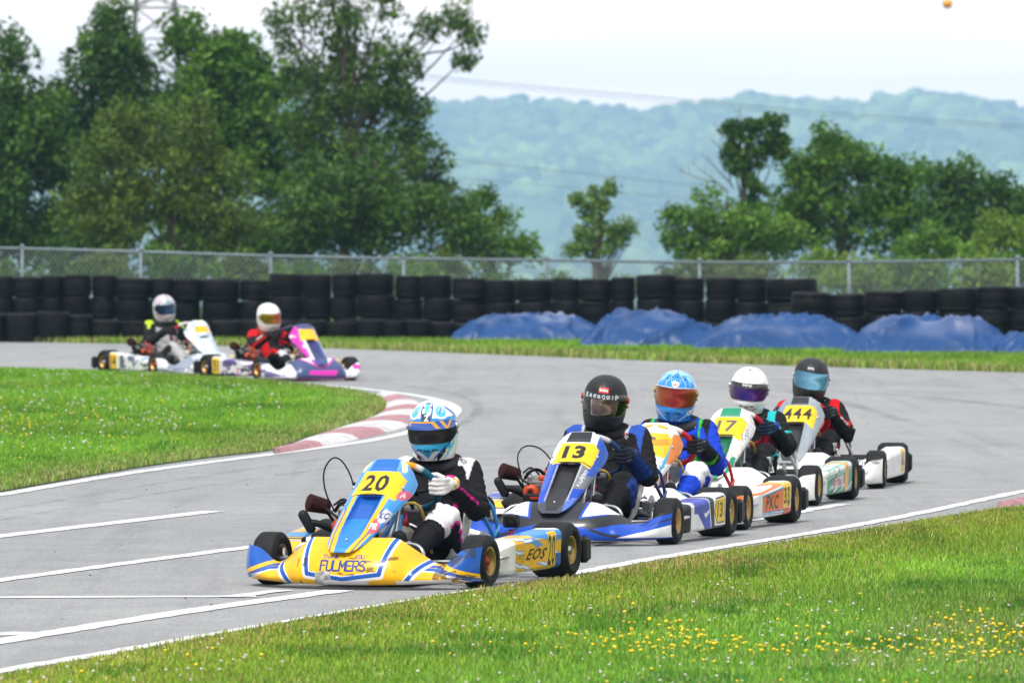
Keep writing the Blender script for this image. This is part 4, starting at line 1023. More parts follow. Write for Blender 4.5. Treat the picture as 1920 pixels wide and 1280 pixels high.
    # fuel tank, pedals, hoses
    mb = MB(); mb.box((.24,.02,.17),(.20,.16,.22),bev=.03,taper=.85); tk = mb.build('fuel_tank', TANK, root)
    mb = MB(); mb.tube([(.22,.05,.275),(.22,.05,.31)], .024, n=12); mb.build('tank_cap', REDM, tk)
    mb = MB(); mb.tube([(.27,0,.30),(.30,.05,.38),(.24,.13,.40),(.16,.14,.30),(.10,.15,.14)], .008, n=6, smooth_path=2); mb.build('fuel_hose', HOSE, tk)
    for s in (1,-1):
        mb = MB(); mb.tube([(.60,.10*s+.01,.07),(.585,.13*s+.01,.20),(.585,.21*s+.01,.215)], .008, n=6, smooth_path=1); mb.build('pedal', ALU, root)
    # steering wheel
    wc = Vector((.10,.03,.455)); wn = Vector((-.80,0,.60)).normalized(); Rw = wn.to_track_quat('Z','Y').to_matrix().to_4x4(); Mw = Matrix.Translation(wc) @ Rw
    n = 60; rw = .152; pts = []; cols = []; wcol, wtop = cfg['wheel']
    up = Vector((.60,0,.80)); lf = Vector((0,1,0))
    mb = MB(); ring = []
    for k in range(n):
        a = 2*PI*k/n; rr = rw*(1-.16*max(0,-math.sin(a)-.55)/.45); ring.append(wc+up*(rr*math.sin(a))+lf*(rr*math.cos(a)))
    mb.tube(ring, .0165, n=10, closed=True, mat=0)
    C = np.zeros((n*10,3))
    for k in range(n):
        a = 360*k/n; d = abs((a-90+180)%360-180)
        col = wcol if d > 36 else (wtop[0] if d > 24 else wtop[1]); 
        if abs((a-270+180)%360-180) < 20: col = wtop[0]
        C[k*10:(k+1)*10] = col
    mb.c[0] = C
    sw = mb.build('steering_wheel', SUEDE, root)
    mb = MB()
    for a in (0,180,270): e = wc+up*(.14*math.sin(math.radians(a)))+lf*(.14*math.cos(math.radians(a))); mb.tube([wc-wn*.03, (wc+e)/2-wn*.018, e], [.012,.011,.010], n=6)
    mb.lathe([(0,-.045),(.035,-.045),(.035,-.02),(0,-.02)], Mw, n=20); mb.build('spoke', BLKM, sw)
    mb = MB(); mb.box((0,0,0),(.075,.11,.022),bev=.008,rot=Rw); 
    o = mb.build('lap_timer', BLKP, sw); o.data.transform(Matrix.Translation(wc+wn*.012))
    mb = MB(); mb.tube([wc-wn*.03, wc-wn*.30-Vector((0,.0,.02)), (.50,.03,.10)], .0095, n=8); mb.build('steering_column', CHROME, root)
    # engine on the driver's right
    ex, ey = -.20, -.37
    mb = MB(); mb.box((ex,ey,.14),(.24,.20,.14),bev=.02); mb.lathe([(0,-.07),(.07,-.07),(.075,-.05),(.075,.05),(.06,.07),(0,.07)], Matrix.Translation((ex-.02,ey+.10,.15))@Matrix.Rotation(PI/2,4,'X'), n=20)
    en = mb.build('engine', BLKM, root)
    mb = MB()
    for k in range(6): mb.box((ex+.04,ey,.225+.017*k),(.15-.004*k,.14-.004*k,.007))
    mb.box((ex+.04,ey,.28),(.10,.10,.13),bev=.01); mb.build('cylinder', ALU, en)
    mb = MB(); mb.lathe([(.016,-.02),(.042,-.02),(.050,-.008),(.050,.008),(.036,.02),(.016,.02)], Matrix.Translation((ex+.15,ey-.01,.25))@Matrix.Rotation(PI/2,4,'Y'), n=20, closed=True); mb.box((ex+.155,ey+.07,.27),(.03,.03,.10),bev=.006)
    mb.box((ex+.13,ey+.05,.335),(.035,.045,.03),bev=.008); mb.build('clutch_cover', ORNG, en)
    fp = Vector((ex+.10,ey-.14,.36)); fd = Vector((.55,-.75,.22)).normalized(); Mf = Matrix.Translation(fp) @ fd.to_track_quat('Z','Y').to_matrix().to_4x4()
    prof = [(.0,-.05),(.030,-.05)]
    for k in range(9): prof += [(.034+.001*k,-.045+.011*k),(.038+.001*k,-.040+.011*k)]
    prof += [(.044,.06),(.034,.066),(0,.066)]
    mb = MB(); mb.lathe(prof, Mf, n=20); mb.build('air_filter', FILT, en)
    mb = MB(); mb.tube([(ex+.12,ey-.02,.22),(ex+.18,ey-.10,.27),(ex+.20,ey-.16,.28)], .018, n=10, smooth_path=2); mb.cone_capsule((ex+.20,ey-.15,.25),(ex+.21,ey-.185,.315),.026,.026,n=10); mb.build('intake_horn', BLKP, en)
    mb = MB(); mb.tube([(ex-.04,ey,.24),(ex-.14,ey+.02,.27),(ex-.26,ey+.04,.20),(ex-.42,ey+.02,.17)], [.02,.024,.035,.04], n=12, smooth_path=2); mb.cone_capsule((ex-.36,ey+.04,.19),(ex-.50,ey+.05,.19),.045,.04,n=14); mb.build('exhaust', ALU, en)
    cp = cfg.get('cable')
    mb = MB(); mb.tube(cp, .0042, n=6, smooth_path=3); mb.cone_capsule(Vector(cp[-1])+Vector((0,0,.0)), Vector(cp[-1])+Vector((0,0,.04)), .0065,.005,n=8)
    mb.build('throttle_cable', BLKP, en)
    mb = MB(); mb.tube([(ex,ey+.06,.30),(ex+.05,ey+.02,.38),(ex+.12,ey-.02,.38),(ex+.10,ey-.06,.33)], .010, n=6, smooth_path=2); mb.tube([(ex-.05,ey+.02,.30),(ex-.02,ey-.05,.40),(ex+.06,ey-.08,.36)], .006, n=6, smooth_path=2); mb.build('ignition_lead', CHROME if False else BLKP, en)
    mb = MB(); mb.box((ex+.03,ey+.11,.30),(.12,.12,.05),bev=.01); mb.build('carburettor', ALU, en)
    for (a_, b_, c_, m_, nm) in [((ex-.06,ey+.10,.29),(ex+.02,ey+.02,.40),(ex+.10,ey+.10,.30),ORNG,'water_hose'),((ex+.02,ey-.08,.26),(ex+.12,ey-.12,.36),(ex+.16,ey-.02,.30),BLKP,'fuel_line'),((ex-.10,ey-.02,.30),(ex-.12,ey-.10,.37),(ex-.02,ey-.12,.33),CHROME,'breather_pipe')]:
        mb = MB(); mb.tube([a_,b_,c_], .008, n=6, smooth_path=3); mb.build(nm, m_, en)
    mb = MB(); mb.box((ex+.16,ey+.03,.17),(.06,.16,.16),bev=.012); mb.box((ex+.19,ey+.03,.22),(.012,.10,.02)); mb.build('ignition_box', BLKP, en)
    mb = MB(); mb.box((ex+.197,ey+.03,.225),(.004,.07,.012)); mb.build('red_badge', REDM, en)
    # battery box with red script
    mb = MB(); mb.box((.20,-.36,.13),(.16,.14,.15),bev=.015); mb.build('battery_box', BLKP, root)
    if cfg.get('extra'): cfg['extra'](root)
    return root
SUEDE = painted('wheel_grip_suede', rough=.75, coat=0, dirt=.2, dscale=40, bmp=.2, bscale=120, spec=.3)
# ================= drivers: one continuous body, clothing as children
SUIT = painted('race_suit_cloth', rough=.85, coat=0, dirt=.18, dscale=30, bmp=.25, bscale=60, spec=.16)
HELM = painted('helmet_shell', rough=.16, coat=.6, dirt=.05, dscale=12, bmp=0)
HELMATT = painted('helmet_shell_satin', rough=.42, coat=0, dirt=.08, dscale=12, bmp=0, spec=.3)
GLOVE = painted('glove_suede', rough=.8, coat=0, dirt=.2, dscale=40, bmp=.2, bscale=90, spec=.15)
SHOE = painted('shoe_suede', rough=.75, coat=0, dirt=.2, dscale=40, bmp=.1, bscale=90, spec=.2)
SKIN = plain('skin', (.50,.27,.19), .5, var=.1, vscale=14)
def visor_mat(name, stops, rough=.22, metal=.6, scale=4.0):
    # mirrored iridescent coat: hue drifts over the shell itself
    m, nt, bs = nt_new(name); n = noise_node(nt, scale*.45, 2, .5)
    tcn = node(nt,'ShaderNodeTexCoord'); sx = node(nt,'ShaderNodeSeparateXYZ'); nt.links.new(tcn.outputs['Object'], sx.inputs[0])
    ad = node(nt,'ShaderNodeMath', operation='MULTIPLY_ADD', i_1=2.6, i_2=.5); nt.links.new(sx.outputs['Y'], ad.inputs[0])
    a2 = node(nt,'ShaderNodeMath', operation='MULTIPLY_ADD', i_1=.35); nt.links.new(n.outputs['Fac'], a2.inputs[0]); nt.links.new(ad.outputs[0], a2.inputs[2])
    a3 = node(nt,'ShaderNodeMath', operation='ADD', i_1=-.17); nt.links.new(a2.outputs[0], a3.inputs[0])
    nt.links.new(ramp(nt, a3.outputs[0], [(p_, tuple(.42*x_ for x_ in c_)) for p_, c_ in stops]), bs.inputs['Base Color']); bs.inputs['Roughness'].default_value = rough; bs.inputs['Metallic'].default_value = metal; bs.inputs['Coat Weight'].default_value = .1
    return m
V_DARK = plain('dark_visor', (.004,.004,.005), .18, var=.05, spec=.18)
V_RED = visor_mat('red_gold_visor', [(0,(.20,.20,.02)),(.25,(.55,.16,.01)),(.5,(.50,.02,.03)),(.75,(.62,.12,.01)),(1,(.75,.40,.02))])
V_PURP = visor_mat('violet_visor', [(0,(.10,.10,.02)),(.2,(.16,.02,.10)),(.45,(.03,.02,.30)),(.7,(.20,.02,.36)),(1,(.12,.04,.20))])
V_BLUE = visor_mat('ice_blue_visor', [(0,(.03,.07,.05)),(.25,(.12,.40,.62)),(.5,(.40,.95,1.3)),(.75,(.25,.80,1.2)),(.88,(.40,.12,.45)),(1,(.30,.10,.38))], scale=14)
V_TEAL = visor_mat('blue_teal_visor', [(0,(.02,.05,.16)),(.5,(.03,.10,.24)),(1,(.02,.16,.14))])
V_RAIN = visor_mat('rainbow_visor', [(0,(.05,.45,.10)),(.25,(.65,.50,.02)),(.5,(.65,.12,.01)),(.75,(.55,.03,.02)),(1,(.10,.35,.20))])
m, nt, bs = nt_new('clear_tinted_visor'); bs.inputs['Base Color'].default_value = (.5,.52,.53,1); bs.inputs['Roughness'].default_value = .06; bs.inputs['Transmission Weight'].default_value = 0
trn = node(nt,'ShaderNodeBsdfTransparent'); trn.inputs['Color'].default_value = (.86,.87,.87,1); gl_ = node(nt,'ShaderNodeBsdfGlossy', i_Roughness=.06); frs = node(nt,'ShaderNodeFresnel', i_IOR=1.45)
mxs = node(nt,'ShaderNodeMixShader'); nt.links.new(frs.outputs[0], mxs.inputs[0]); nt.links.new(trn.outputs[0], mxs.inputs[1]); nt.links.new(gl_.outputs[0], mxs.inputs[2]); nt.links.new(mxs.outputs[0], nt.nodes['Material Output'].inputs['Surface'])
V_CLEAR = m

# ---- helmet surface ; phi = heading round the head (0 = face), z from chin to crown (metres about the centre)
ZT, ZB = .138, -.150
def helm_pt(phi, z, off=0.0):
    up = np.clip(z/ZT,0,1); dn = np.clip(-z/abs(ZB),0,1)
    k = np.where(z >= 0, (1-up**2.25)**(1/2.25), 1-.20*dn**2.4)
    c = np.cos(phi); f = np.clip(c,0,1); b = np.clip(-c,0,1)
    ax = .134+.012*f+.012*b; 
    chin = np.exp(-((z+.085)/.055)**2)*f**1.5*.022
    cut = np.clip((-z-.06)/.09,0,1)*b**1.2*.030
    X = (ax*k+off)*c+chin-cut*c*0+cut*.6; Y = (.121*k+off)*np.sin(phi)*(1-.05*f*dn)
    spoiler = .012*np.exp(-((z-.085)/.022)**2)*b**3
    X = X-spoiler
    return np.stack([X, Y, z+off*np.clip(z/ZT,-1,1)*0+off*up**3],-1)
def hz_rows(n):
    t = np.linspace(0,1,n); th = t*PI*.60
    z = np.where(t<.55, ZT*np.cos(t/.55*PI/2), ZB*((t-.55)/.45))
    return z
def make_helmet(par, hc, yaw, pitch, roll, cfg, q=1.0):
    nph, nz = int(360*q), int(240*q); phi = np.linspace(-PI,PI,nph); z = hz_rows(nz)
    Ph, Zz = np.meshgrid(phi, z, indexing='ij'); P = helm_pt(Ph, Zz); 
    A = Art(Ph, Zz, (.8,.8,.8)); cfg['art'](A)
    # eye opening
    zt_, zb_ = cfg.get('eye',(.036,-.052)); 
    def eyemask(grow=0): 
        e = np.clip((np.abs(Ph)-1.05)/.45,0,1)
        return (np.abs(Ph) < 1.42+grow) & (Zz < zt_+grow*.1-.012*e) & (Zz > zb_-grow*.1+.030*e)
    em = eyemask()
    if cfg.get('open'):
        A.c[(em).ravel()] = (.01,.01,.01)
    else: A.c[em.ravel()] = (.012,.012,.013)
    mb = MB(); mb.grid(P, col=A.c, t=0)
    if cfg.get('open'):
        vm = em.ravel(); mb.f = [f for f in mb.f if not all(vm[i] for i in f)]; mb.m = [0]*len(mb.f); mb.sm = [True]*len(mb.f)
        Pin = helm_pt(Ph, Zz, -.016); n0 = mb.n; mi = MB(); mi.grid(Pin, col=(.02,.02,.02), flip=True); vf = [f for f in mi.f if not all(vm[i] for i in f)]
        mb.add(mi.v[0], vf, 0, (.02,.02,.02))
    # padded neck roll closes the bottom
    rb = helm_pt(phi, np.full(nph, ZB)); n0 = np.array((.005,0,ZB+.02)); R = np.stack([rb, rb*np.array((.8,.8,1))+np.array((0,0,.012)), np.tile(n0,(nph,1))],1)
    mb.grid(R, col=(.02,.02,.022), flip=False)
    ho = mb.build('helmet', HELMATT if cfg.get('matt') else HELM, par)
    ho.location = hc; ho.rotation_euler = (roll, pitch, yaw)
    sk = cfg.get('scale',1.0); ho.scale = (sk,sk,sk)
    # visor
    nph, nz = int(260*q), int(120*q); phv = np.linspace(-1.50,1.50,nph); tt = np.linspace(0,1,nz); Pv, T = np.meshgrid(phv, tt, indexing='ij')
    e = np.clip((np.abs(Pv)-.95)/.55,0,1); zt2 = zt_+.012-.016*e**1.5; zb2 = zb_-.010+.050*e**1.3
    Zv = zb2+(zt2-zb2)*T; G = helm_pt(Pv, Zv, .0045)
    A = Art(Pv, T, (1,1,1)); vo = MB(); vo.grid(G, t=.002); vis = vo.build('visor', cfg['visor'], ho)
    # sun strip over the visor
    if cfg.get('strip'):
        G2 = helm_pt(Pv[:, int(nz*cfg['strip'][1]):], Zv[:, int(nz*cfg['strip'][1]):], .0062); A = Art(Pv[:, int(nz*cfg['strip'][1]):], T[:, int(nz*cfg['strip'][1]):], (0,0,0)); cfg['strip'][0](A)
        so_ = MB(); so_.grid(G2, col=A.c, t=.001); so_.build('sun_strip', HELM, vis)
    for s in (1,-1):
        mb = MB(); p = helm_pt(np.array([1.47*s]), np.array([.012]), .006)[0]; n = Vector((.1,s,0)).normalized(); M = Matrix.Translation(p) @ n.to_track_quat('Z','Y').to_matrix().to_4x4()
        mb.lathe([(0,-.004),(.017,-.004),(.019,0),(.015,.006),(.006,.007),(0,.005)], M, n=20)
        p2 = helm_pt(np.array([1.50*s]), np.array([-.022]), .005)[0]; M2 = Matrix.Translation(p2) @ n.to_track_quat('Z','Y').to_matrix().to_4x4(); mb.lathe([(0,-.003),(.008,-.003),(.008,.004),(0,.005)], M2, n=12); mb.build('visor_pivot', cfg.get('pivot',CHROME), ho)
    # vents
    mb = MB()
    for (ph, zz, w_) in cfg.get('vents',[(-.35,-.092,.026),(0,-.096,.03),(.35,-.092,.026),(-.25,.112,.012),(.25,.112,.012),(-.12,.128,.012),(.12,.128,.012)]):
        p = helm_pt(np.array([ph]), np.array([zz]), .0005)[0]; mb.box(p, (.006,w_,.0055), rot=Matrix.Rotation(ph,4,'Z'))
    mb.build('vent', BLKP, ho)
    if cfg.get('fin',True):
        mb = MB(); 
    return ho
def make_face(ho):
    # the head inside the open helmet
    mb = MB(); nph, nz = 120, 90; a = np.linspace(-PI,PI,nph); z = np.linspace(.115,-.12,nz); A_, Z_ = np.meshgrid(a,z,indexing='ij')
    k = np.sqrt(np.clip(1-(np.abs(Z_)/.1205)**2.3,0,1)); f = np.clip(np.cos(A_),0,1)
    X = .098*k*np.cos(A_)+.004*f; Y = .076*k*np.sin(A_)
    g = lambda y0,z0,sy,sz: np.exp(-((Y-y0)/sy)**2-((Z_-z0)/sz)**2)*(f>0)
    X += .022*g(0,-.035,.011,.022)+.012*g(0,-.012,.008,.02)+.008*g(0,.018,.05,.012)-.012*(g(.031,0,.016,.012)+g(-.031,0,.016,.012))+.006*(g(.04,-.03,.02,.02)+g(-.04,-.03,.02,.02))+.006*g(0,-.068,.02,.006)-.003*g(0,-.074,.02,.003)+.005*g(0,-.081,.018,.006)+.008*g(0,-.105,.02,.014)
    C = np.tile(np.array((.50,.27,.19)),(nph,nz,1))
    for s in (1,-1):
        eb = np.exp(-((Y-s*.032)/.020)**4-((Z_-.019-.1*(np.abs(Y)-.03))/.0045)**4)*(f>0); C = C*(1-.75*eb[...,None])+np.array((.10,.055,.035))*.75*eb[...,None]
        lid = np.exp(-((Y-s*.031)/.016)**4-((Z_-.001)/.006)**4)*(f>0); C = C*(1-.45*lid[...,None])+np.array((.25,.10,.08))*.45*lid[...,None]
    lip = np.exp(-((Y)/.022)**4-((Z_+.0745)/.008)**4)*(f>0); C = C*(1-.6*lip[...,None])+np.array((.42,.13,.11))*.6*lip[...,None]
    mb.grid(np.stack([X,Y,Z_],-1), col=C.reshape(-1,3), flip=True)
    h = mb.build('head', painted('face_skin', rough=.5, coat=0, dirt=.08, bmp=0), ho, loc=(.018,0,.0))
    h.data.flip_normals() if False else None
    eb = MB()
    for s in (1,-1): eb.sphere((.0775,s*.031,.0), .0120, n=16, m=12, col=(.38,.35,.33)); 
    E = eb; 
    for s in (1,-1): E.sphere((.0855,s*.031-.001,-.001), (.0045,.0058,.0055), n=12, m=8, col=(.05,.035,.025))
    E.build('eye', painted('eye_gloss', rough=.1, coat=.5, dirt=0, bmp=0), h)
    return h

# ---- body grown as one skin from tapered capsules
def capsule_union(caps, voxel, smooth=6):
    mb = MB()
    for (p,q,r1,r2) in caps: mb.cone_capsule(p,q,r1,r2,n=14,m=5)
    o = mb.build('body', SUIT); r = o.modifiers.new('join','REMESH'); r.mode = 'VOXEL'; r.voxel_size = voxel
    s = o.modifiers.new('soften','SMOOTH'); s.factor = .5; s.iterations = smooth
    dg = bpy.context.evaluated_depsgraph_get(); me = bpy.data.meshes.new_from_object(o.evaluated_get(dg)); bpy.data.objects.remove(o)
    return me
def seg_info(P, a, b):
    a = np.array(a); b = np.array(b); ab = b-a; t = np.clip((P-a)@ab/(ab@ab),0,1); d = np.linalg.norm(P-a-t[:,None]*ab,axis=1); return t, d
_hand = {}
def glove_mesh(side, cols):
    # right-handed frame: grip axis = local Z passes through the fist, knuckles towards +X, wrist towards -X... thumb over the top
    caps = []
    rg = .021                                         # distance from the grip axis to finger middle
    # palm slab behind the grip
    for zz in (-.030,-.010,.010,.030): caps.append(((-.060,.020,zz*.75),(-.006,.034,zz),.019,.016))
    caps.append(((-.058,.014,-.02),(-.058,.014,.02),.020,.020))
    lens = [1.0,1.06,1.0,.86]
    for i, zz in enumerate((.033,.011,-.011,-.032)):
        k = lens[i]; kn = np.array((-.004,.036,zz)); p1 = np.array((.030*k,.022,zz*1.02)); p2 = np.array((.030*k,-.016,zz)); p3 = np.array((.004,-.028*k,zz*.96))
        caps += [(kn,p1,.0125,.0112),(p1,p2,.0112,.0102),(p2,p3,.0102,.0090)]
    caps += [((-.050,.006,.030),(-.026,-.018,.050),.0145,.0125),((-.026,-.018,.050),(.004,-.027,.052),.0120,.0105),((.004,-.027,.052),(.026,-.022,.046),.0105,.0090)]
    caps.append(((-.062,.016,0),(-.115,.012,0),.031,.036))      # gauntlet cuff
    me = capsule_union(caps, .0042, 3)
    return me
def make_driver(cfg, kart_loc, kart_rotz):
    sc = cfg.get('scale',1.0)
    root = empty('person', kart_loc, kart_rotz, cfg.get('kscale',1.0)); tag(root, cfg['label'], 'kart driver', 'helmeted drivers')
    dy = cfg.get('dy',.04); hz_ = cfg.get('hz',.745)      # head centre height
    lx = cfg.get('lean_x',0.0); ly = cfg.get('lean_y',0.0)
    hip = np.array((-.26,dy,.15)); sh_z = hz_-.215; 
    chest = np.array((-.37+lx*.6,dy+ly*.5,sh_z-.10)); neck = np.array((-.345+lx,dy+ly,sh_z+.045)); head = np.array((-.305+lx,dy+ly,hz_))
    SL = np.array((-.355+lx*.8,dy+ly*.7+.165*cfg.get('sw',1),sh_z)); SR = np.array((-.355+lx*.8,dy+ly*.7-.165*cfg.get('sw',1),sh_z))
    wc = np.array((.10,.03,.455)); up = np.array((.60,0,.80)); aL, aR = cfg.get('grip',(14,166)); hL = wc+.152*(up*math.sin(math.radians(aL))+np.array((0,1,0))*math.cos(math.radians(aL))); hR = wc+.152*(up*math.sin(math.radians(aR))+np.array((0,1,0))*math.cos(math.radians(aR)))
    EL = np.array(cfg.get('eL',(-.215,.265,.345)))+np.array((lx*.5,dy+ly*.5,0)); ER = np.array(cfg.get('eR',(-.215,-.265,.345)))+np.array((lx*.5,dy+ly*.5,0))
    # hand frames
    wn = np.array((-.80,0,.60))
    def frame(h, e, ang, s):
        z = -np.sin(math.radians(ang))*np.array((0,1,0))+math.cos(math.radians(ang))*up     # tangent of the rim
        z = z*s; z = z/np.linalg.norm(z)
        x = h-e; x = x-z*(x@z)*.6; x /= np.linalg.norm(x); z = z-x*(z@x); z /= np.linalg.norm(z); y = np.cross(z,x)
        return np.stack([x,y,z],1)
    FL_, FR_ = frame(hL,EL,aL,1), frame(hR,ER,aR,-1)
    if FR_[2,2] < 0: FR_[:,2] *= -1; FR_[:,1] = np.cross(FR_[:,2],FR_[:,0])
    wL = hL-FL_[:,0]*.105; wR = hR-FR_[:,0]*.105
    HL, HR = hip+np.array((.02,.085,-.01)), hip+np.array((.02,-.085,-.01))
    KL, KR = np.array(cfg.get('kL',(.16,.20,.305))), np.array(cfg.get('kR',(.16,-.13,.305))); AL_, AR_ = np.array((.47,.155,.125)), np.array((.47,-.105,.125))
    th = cfg.get('thick',1.0)
    bones = dict(torso=(hip+np.array((0,0,.02)),chest), chestbar=(chest+np.array((0,.075,.03)),chest+np.array((0,-.075,.03))), yoke=(SL+np.array((0,-.045,-.005)),SR+np.array((0,.045,-.005))), neck=(neck-np.array((0,0,.06)),neck+np.array((.03,0,.06))),
        uaL=(SL,EL), uaR=(SR,ER), faL=(EL,wL), faR=(ER,wR), thL=(HL,KL), thR=(HR,KR), shL=(KL,AL_), shR=(KR,AR_), pelvis=(HL,HR))
    R = dict(torso=(.135,.145), chestbar=(.120,.120), yoke=(.075,.075), neck=(.058,.055), uaL=(.071,.060), uaR=(.071,.060), faL=(.058,.041), faR=(.058,.041), thL=(.098,.074), thR=(.098,.074), shL=(.072,.046), shR=(.072,.046), pelvis=(.115,.115))
    caps = [(bones[k][0],bones[k][1],R[k][0]*th,R[k][1]*th) for k in bones]
    me = capsule_union(caps, cfg.get('voxel',.0095), 5)
    n = len(me.vertices); P = np.zeros(n*3,np.float32); me.vertices.foreach_get('co',P); P = P.reshape(-1,3).astype(float)
    N = np.zeros(n*3,np.float32); me.vertices.foreach_get('normal',N); N = N.reshape(-1,3)
    E = np.zeros(len(me.edges)*2,np.int32); me.edges.foreach_get('vertices',E); E = E.reshape(-1,2); N = N.astype(float)
    for _ in range(14):
        S_ = N.copy(); np.add.at(S_,E[:,0],N[E[:,1]]); np.add.at(S_,E[:,1],N[E[:,0]]); N = S_/(np.linalg.norm(S_,axis=1,keepdims=True)+1e-9)
    names = list(bones); D = []; T = []
    for k in names:
        t, d = seg_info(P, *bones[k]); D.append(d-R[k][0]*th); T.append(t)
    D = np.array(D); T = np.array(T); bi = D.argmin(0); tb = T[bi,np.arange(n)]
    # cloth folds: rings gathered near the joints, looser ripples elsewhere
    amp = np.zeros(n); ph = np.zeros(n)
    for i, k in enumerate(names):
        m_ = bi == i
        if not m_.any(): continue
        a, b = map(np.array, bones[k]); L = np.linalg.norm(b-a); t = tb[m_]
        if k[:2] in ('ua','fa','th','sh'):
            j = np.where(np.isin(k[:2],['ua','th']), np.clip((t-.45)/.55,0,1), np.clip(1-t/.6,0,1)); amp[m_] = .0035+.006*j; ph[m_] = t*L/.030
        else: amp[m_] = .005; ph[m_] = P[m_,2]/.045
    nz1 = vnoise(P, 9, cfg.get('seed',1)); nz2 = vnoise(P, 22, 4.2+cfg.get('seed',1)); nz3 = vnoise(P, 16, 9.7)
    fold = np.sin(ph*2*PI*.6+nz1*7+nz3*2)
    disp = amp*(.55*fold+.9*nz2+.7*nz3)
    P = P+N*disp[:,None]*1.25; me.vertices.foreach_set('co',P.astype(np.float32).ravel())
    C = np.zeros((n,3)); C[:] = cfg['suit']; ctx = dict(P=P, bone=np.array(names)[bi], t=tb, bones=bones, dy=dy, N=N); cfg['suit_art'](C, ctx)
    a = me.color_attributes.new('Col','FLOAT_COLOR','POINT'); C4 = np.ones((n,4),np.float32); C4[:,:3] = C; a.data.foreach_set('color',C4.ravel())
    me.materials.clear(); me.materials.append(SUIT); me.polygons.foreach_set('use_smooth',np.ones(len(me.polygons),bool)); me.update()
    me.name = 'body'; body = bpy.data.objects.new('body', me); COL.objects.link(body); body.parent = root
    # gloves
    for side, h, Fm, w_ in ((1,hL,FL_,wL),(-1,hR,FR_,wR)):
        if 'hand' not in _hand: _hand['hand'] = glove_mesh(1,None)
        gm = _hand['hand'].copy(); Mx = Matrix.Identity(4)
        Fb = Fm.copy()
        y_out = side*Fb[1,1]
        # palm side (local -y) must face the rim centre's outside: knuckles point away from the wheel centre
        out = (h-wc)/np.linalg.norm(h-wc)
        flip = (Fb[:,1]@out) < 0
        nv = len(gm.vertices); Q = np.zeros(nv*3,np.float32); gm.vertices.foreach_get('co',Q); Q = Q.reshape(-1,3).astype(float)
        if flip: Q = Q*np.array((1,-1,1)); gm.flip_normals()
        Cg = np.zeros((nv,3)); cfg['glove_art'](Cg, Q*np.array((1,-1 if flip else 1,1)))
        W = Q @ Fb.T + h; gm.vertices.foreach_set('co',W.astype(np.float32).ravel())
        a = gm.color_attributes.new('Col','FLOAT_COLOR','POINT'); C4 = np.ones((nv,4),np.float32); C4[:,:3] = Cg; a.data.foreach_set('color',C4.ravel())
        gm.materials.clear(); gm.materials.append(GLOVE); gm.polygons.foreach_set('use_smooth',np.ones(len(gm.polygons),bool)); gm.update()
        go = bpy.data.objects.new('glove', gm); COL.objects.link(go); go.parent = root
    # shoes
    for A0, K0 in ((AL_,KL),(AR_,KR)):
        caps = [(A0+np.array((-.02,0,.03)),A0+np.array((-.005,0,-.02)),.048,.045),(A0+np.array((-.02,0,-.035)),A0+np.array((.06,0,.035)),.040,.042),(A0+np.array((.05,0,.03)),A0+np.array((.095,0,.115)),.042,.034)]
        sm = capsule_union(caps, .007, 3); nv = len(sm.vertices); Q = np.zeros(nv*3,np.float32); sm.vertices.foreach_get('co',Q); Q = Q.reshape(-1,3)
        Cs = np.zeros((nv,3)); Cs[:] = cfg.get('shoe',(.015,.015,.016)); sole = (Q[:,0]-A0[0])*.8-(Q[:,2]-A0[2])*.45 > .055; Cs[sole] = cfg.get('sole',(.30,.02,.02))
        a = sm.color_attributes.new('Col','FLOAT_COLOR','POINT'); C4 = np.ones((nv,4),np.float32); C4[:,:3] = Cs; a.data.foreach_set('color',C4.ravel()); sm.materials.clear(); sm.materials.append(SHOE)
        so_ = bpy.data.objects.new('shoe', sm); COL.objects.link(so_); so_.parent = root
    # padded neck brace
    mb = MB(); n_ = 40; ringp = []; rad = []
    for k in range(n_):
        a = 2*PI*k/n_; f = math.cos(a); ringp.append((neck[0]+.004+.088*f, neck[1]+.112*math.sin(a), neck[2]-.004-.028*f)); rad.append((.021+.007*abs(math.sin(a))))
    mb.tube(ringp, rad, n=12, closed=True); Cn = np.tile(np.array(cfg.get('brace',(.02,.02,.022))),(n_*12,1)); 
    if 'brace_art' in cfg: cfg['brace_art'](Cn, mb.v[0], neck)
    mb.c[0] = Cn; mb.build('neck_brace', SUIT, root)
    ho = make_helmet(root, tuple(head), cfg.get('yaw',0), cfg.get('pitch',.06), cfg.get('roll',0), cfg['helmet'], cfg.get('q',1.0))
    if cfg['helmet'].get('open'): make_face(ho)
    for L in cfg.get('print',[]): printed(root, body, *L)
    return root
from mathutils.bvhtree import BVHTree
INKS = {}
def printed(root, body, txt, c, n, up, w, h, col, back=None):
    # lettering pressed on to the cloth: every point is dropped on the body surface
    me = body.data; bv = BVHTree.FromPolygons([v.co for v in me.vertices],[tuple(p.vertices) for p in me.polygons])
    c = Vector(c); n = Vector(n).normalized(); up = Vector(up); up = (up-n*(up@n)).normalized(); rt = up.cross(n)
    hit, hn, _, _ = bv.ray_cast(c+n*.15, -n)
    if hit is None: return
    def drop(x, y, off):
        p = hit+rt*x+up*y; q, nn, _, d = bv.ray_cast(p+n*.08, -n)
        if q is None or (q-p).length > .035: q = p
        return q+n*off
    def ink(cc):
        if cc not in INKS: INKS[cc] = plain('printed_cloth', cc, .7, var=.05)
        return INKS[cc]
    if back:
        a = np.linspace(-.56,.56,13); b = np.linspace(-.68,.68,5); G = np.array([[tuple(drop(x*w,y*h,.003)) for y in b] for x in a]); mb = MB(); mb.grid(G); o = mb.build('patch', ink(back), body)
    mb = MB()
    for t in glyph_tris(txt,.03): mb.add([tuple(drop(x*w,y*h,.0055)) for x,y in t], [(0,1,2)])
    if mb.v: mb.build('lettering', ink(col), body)
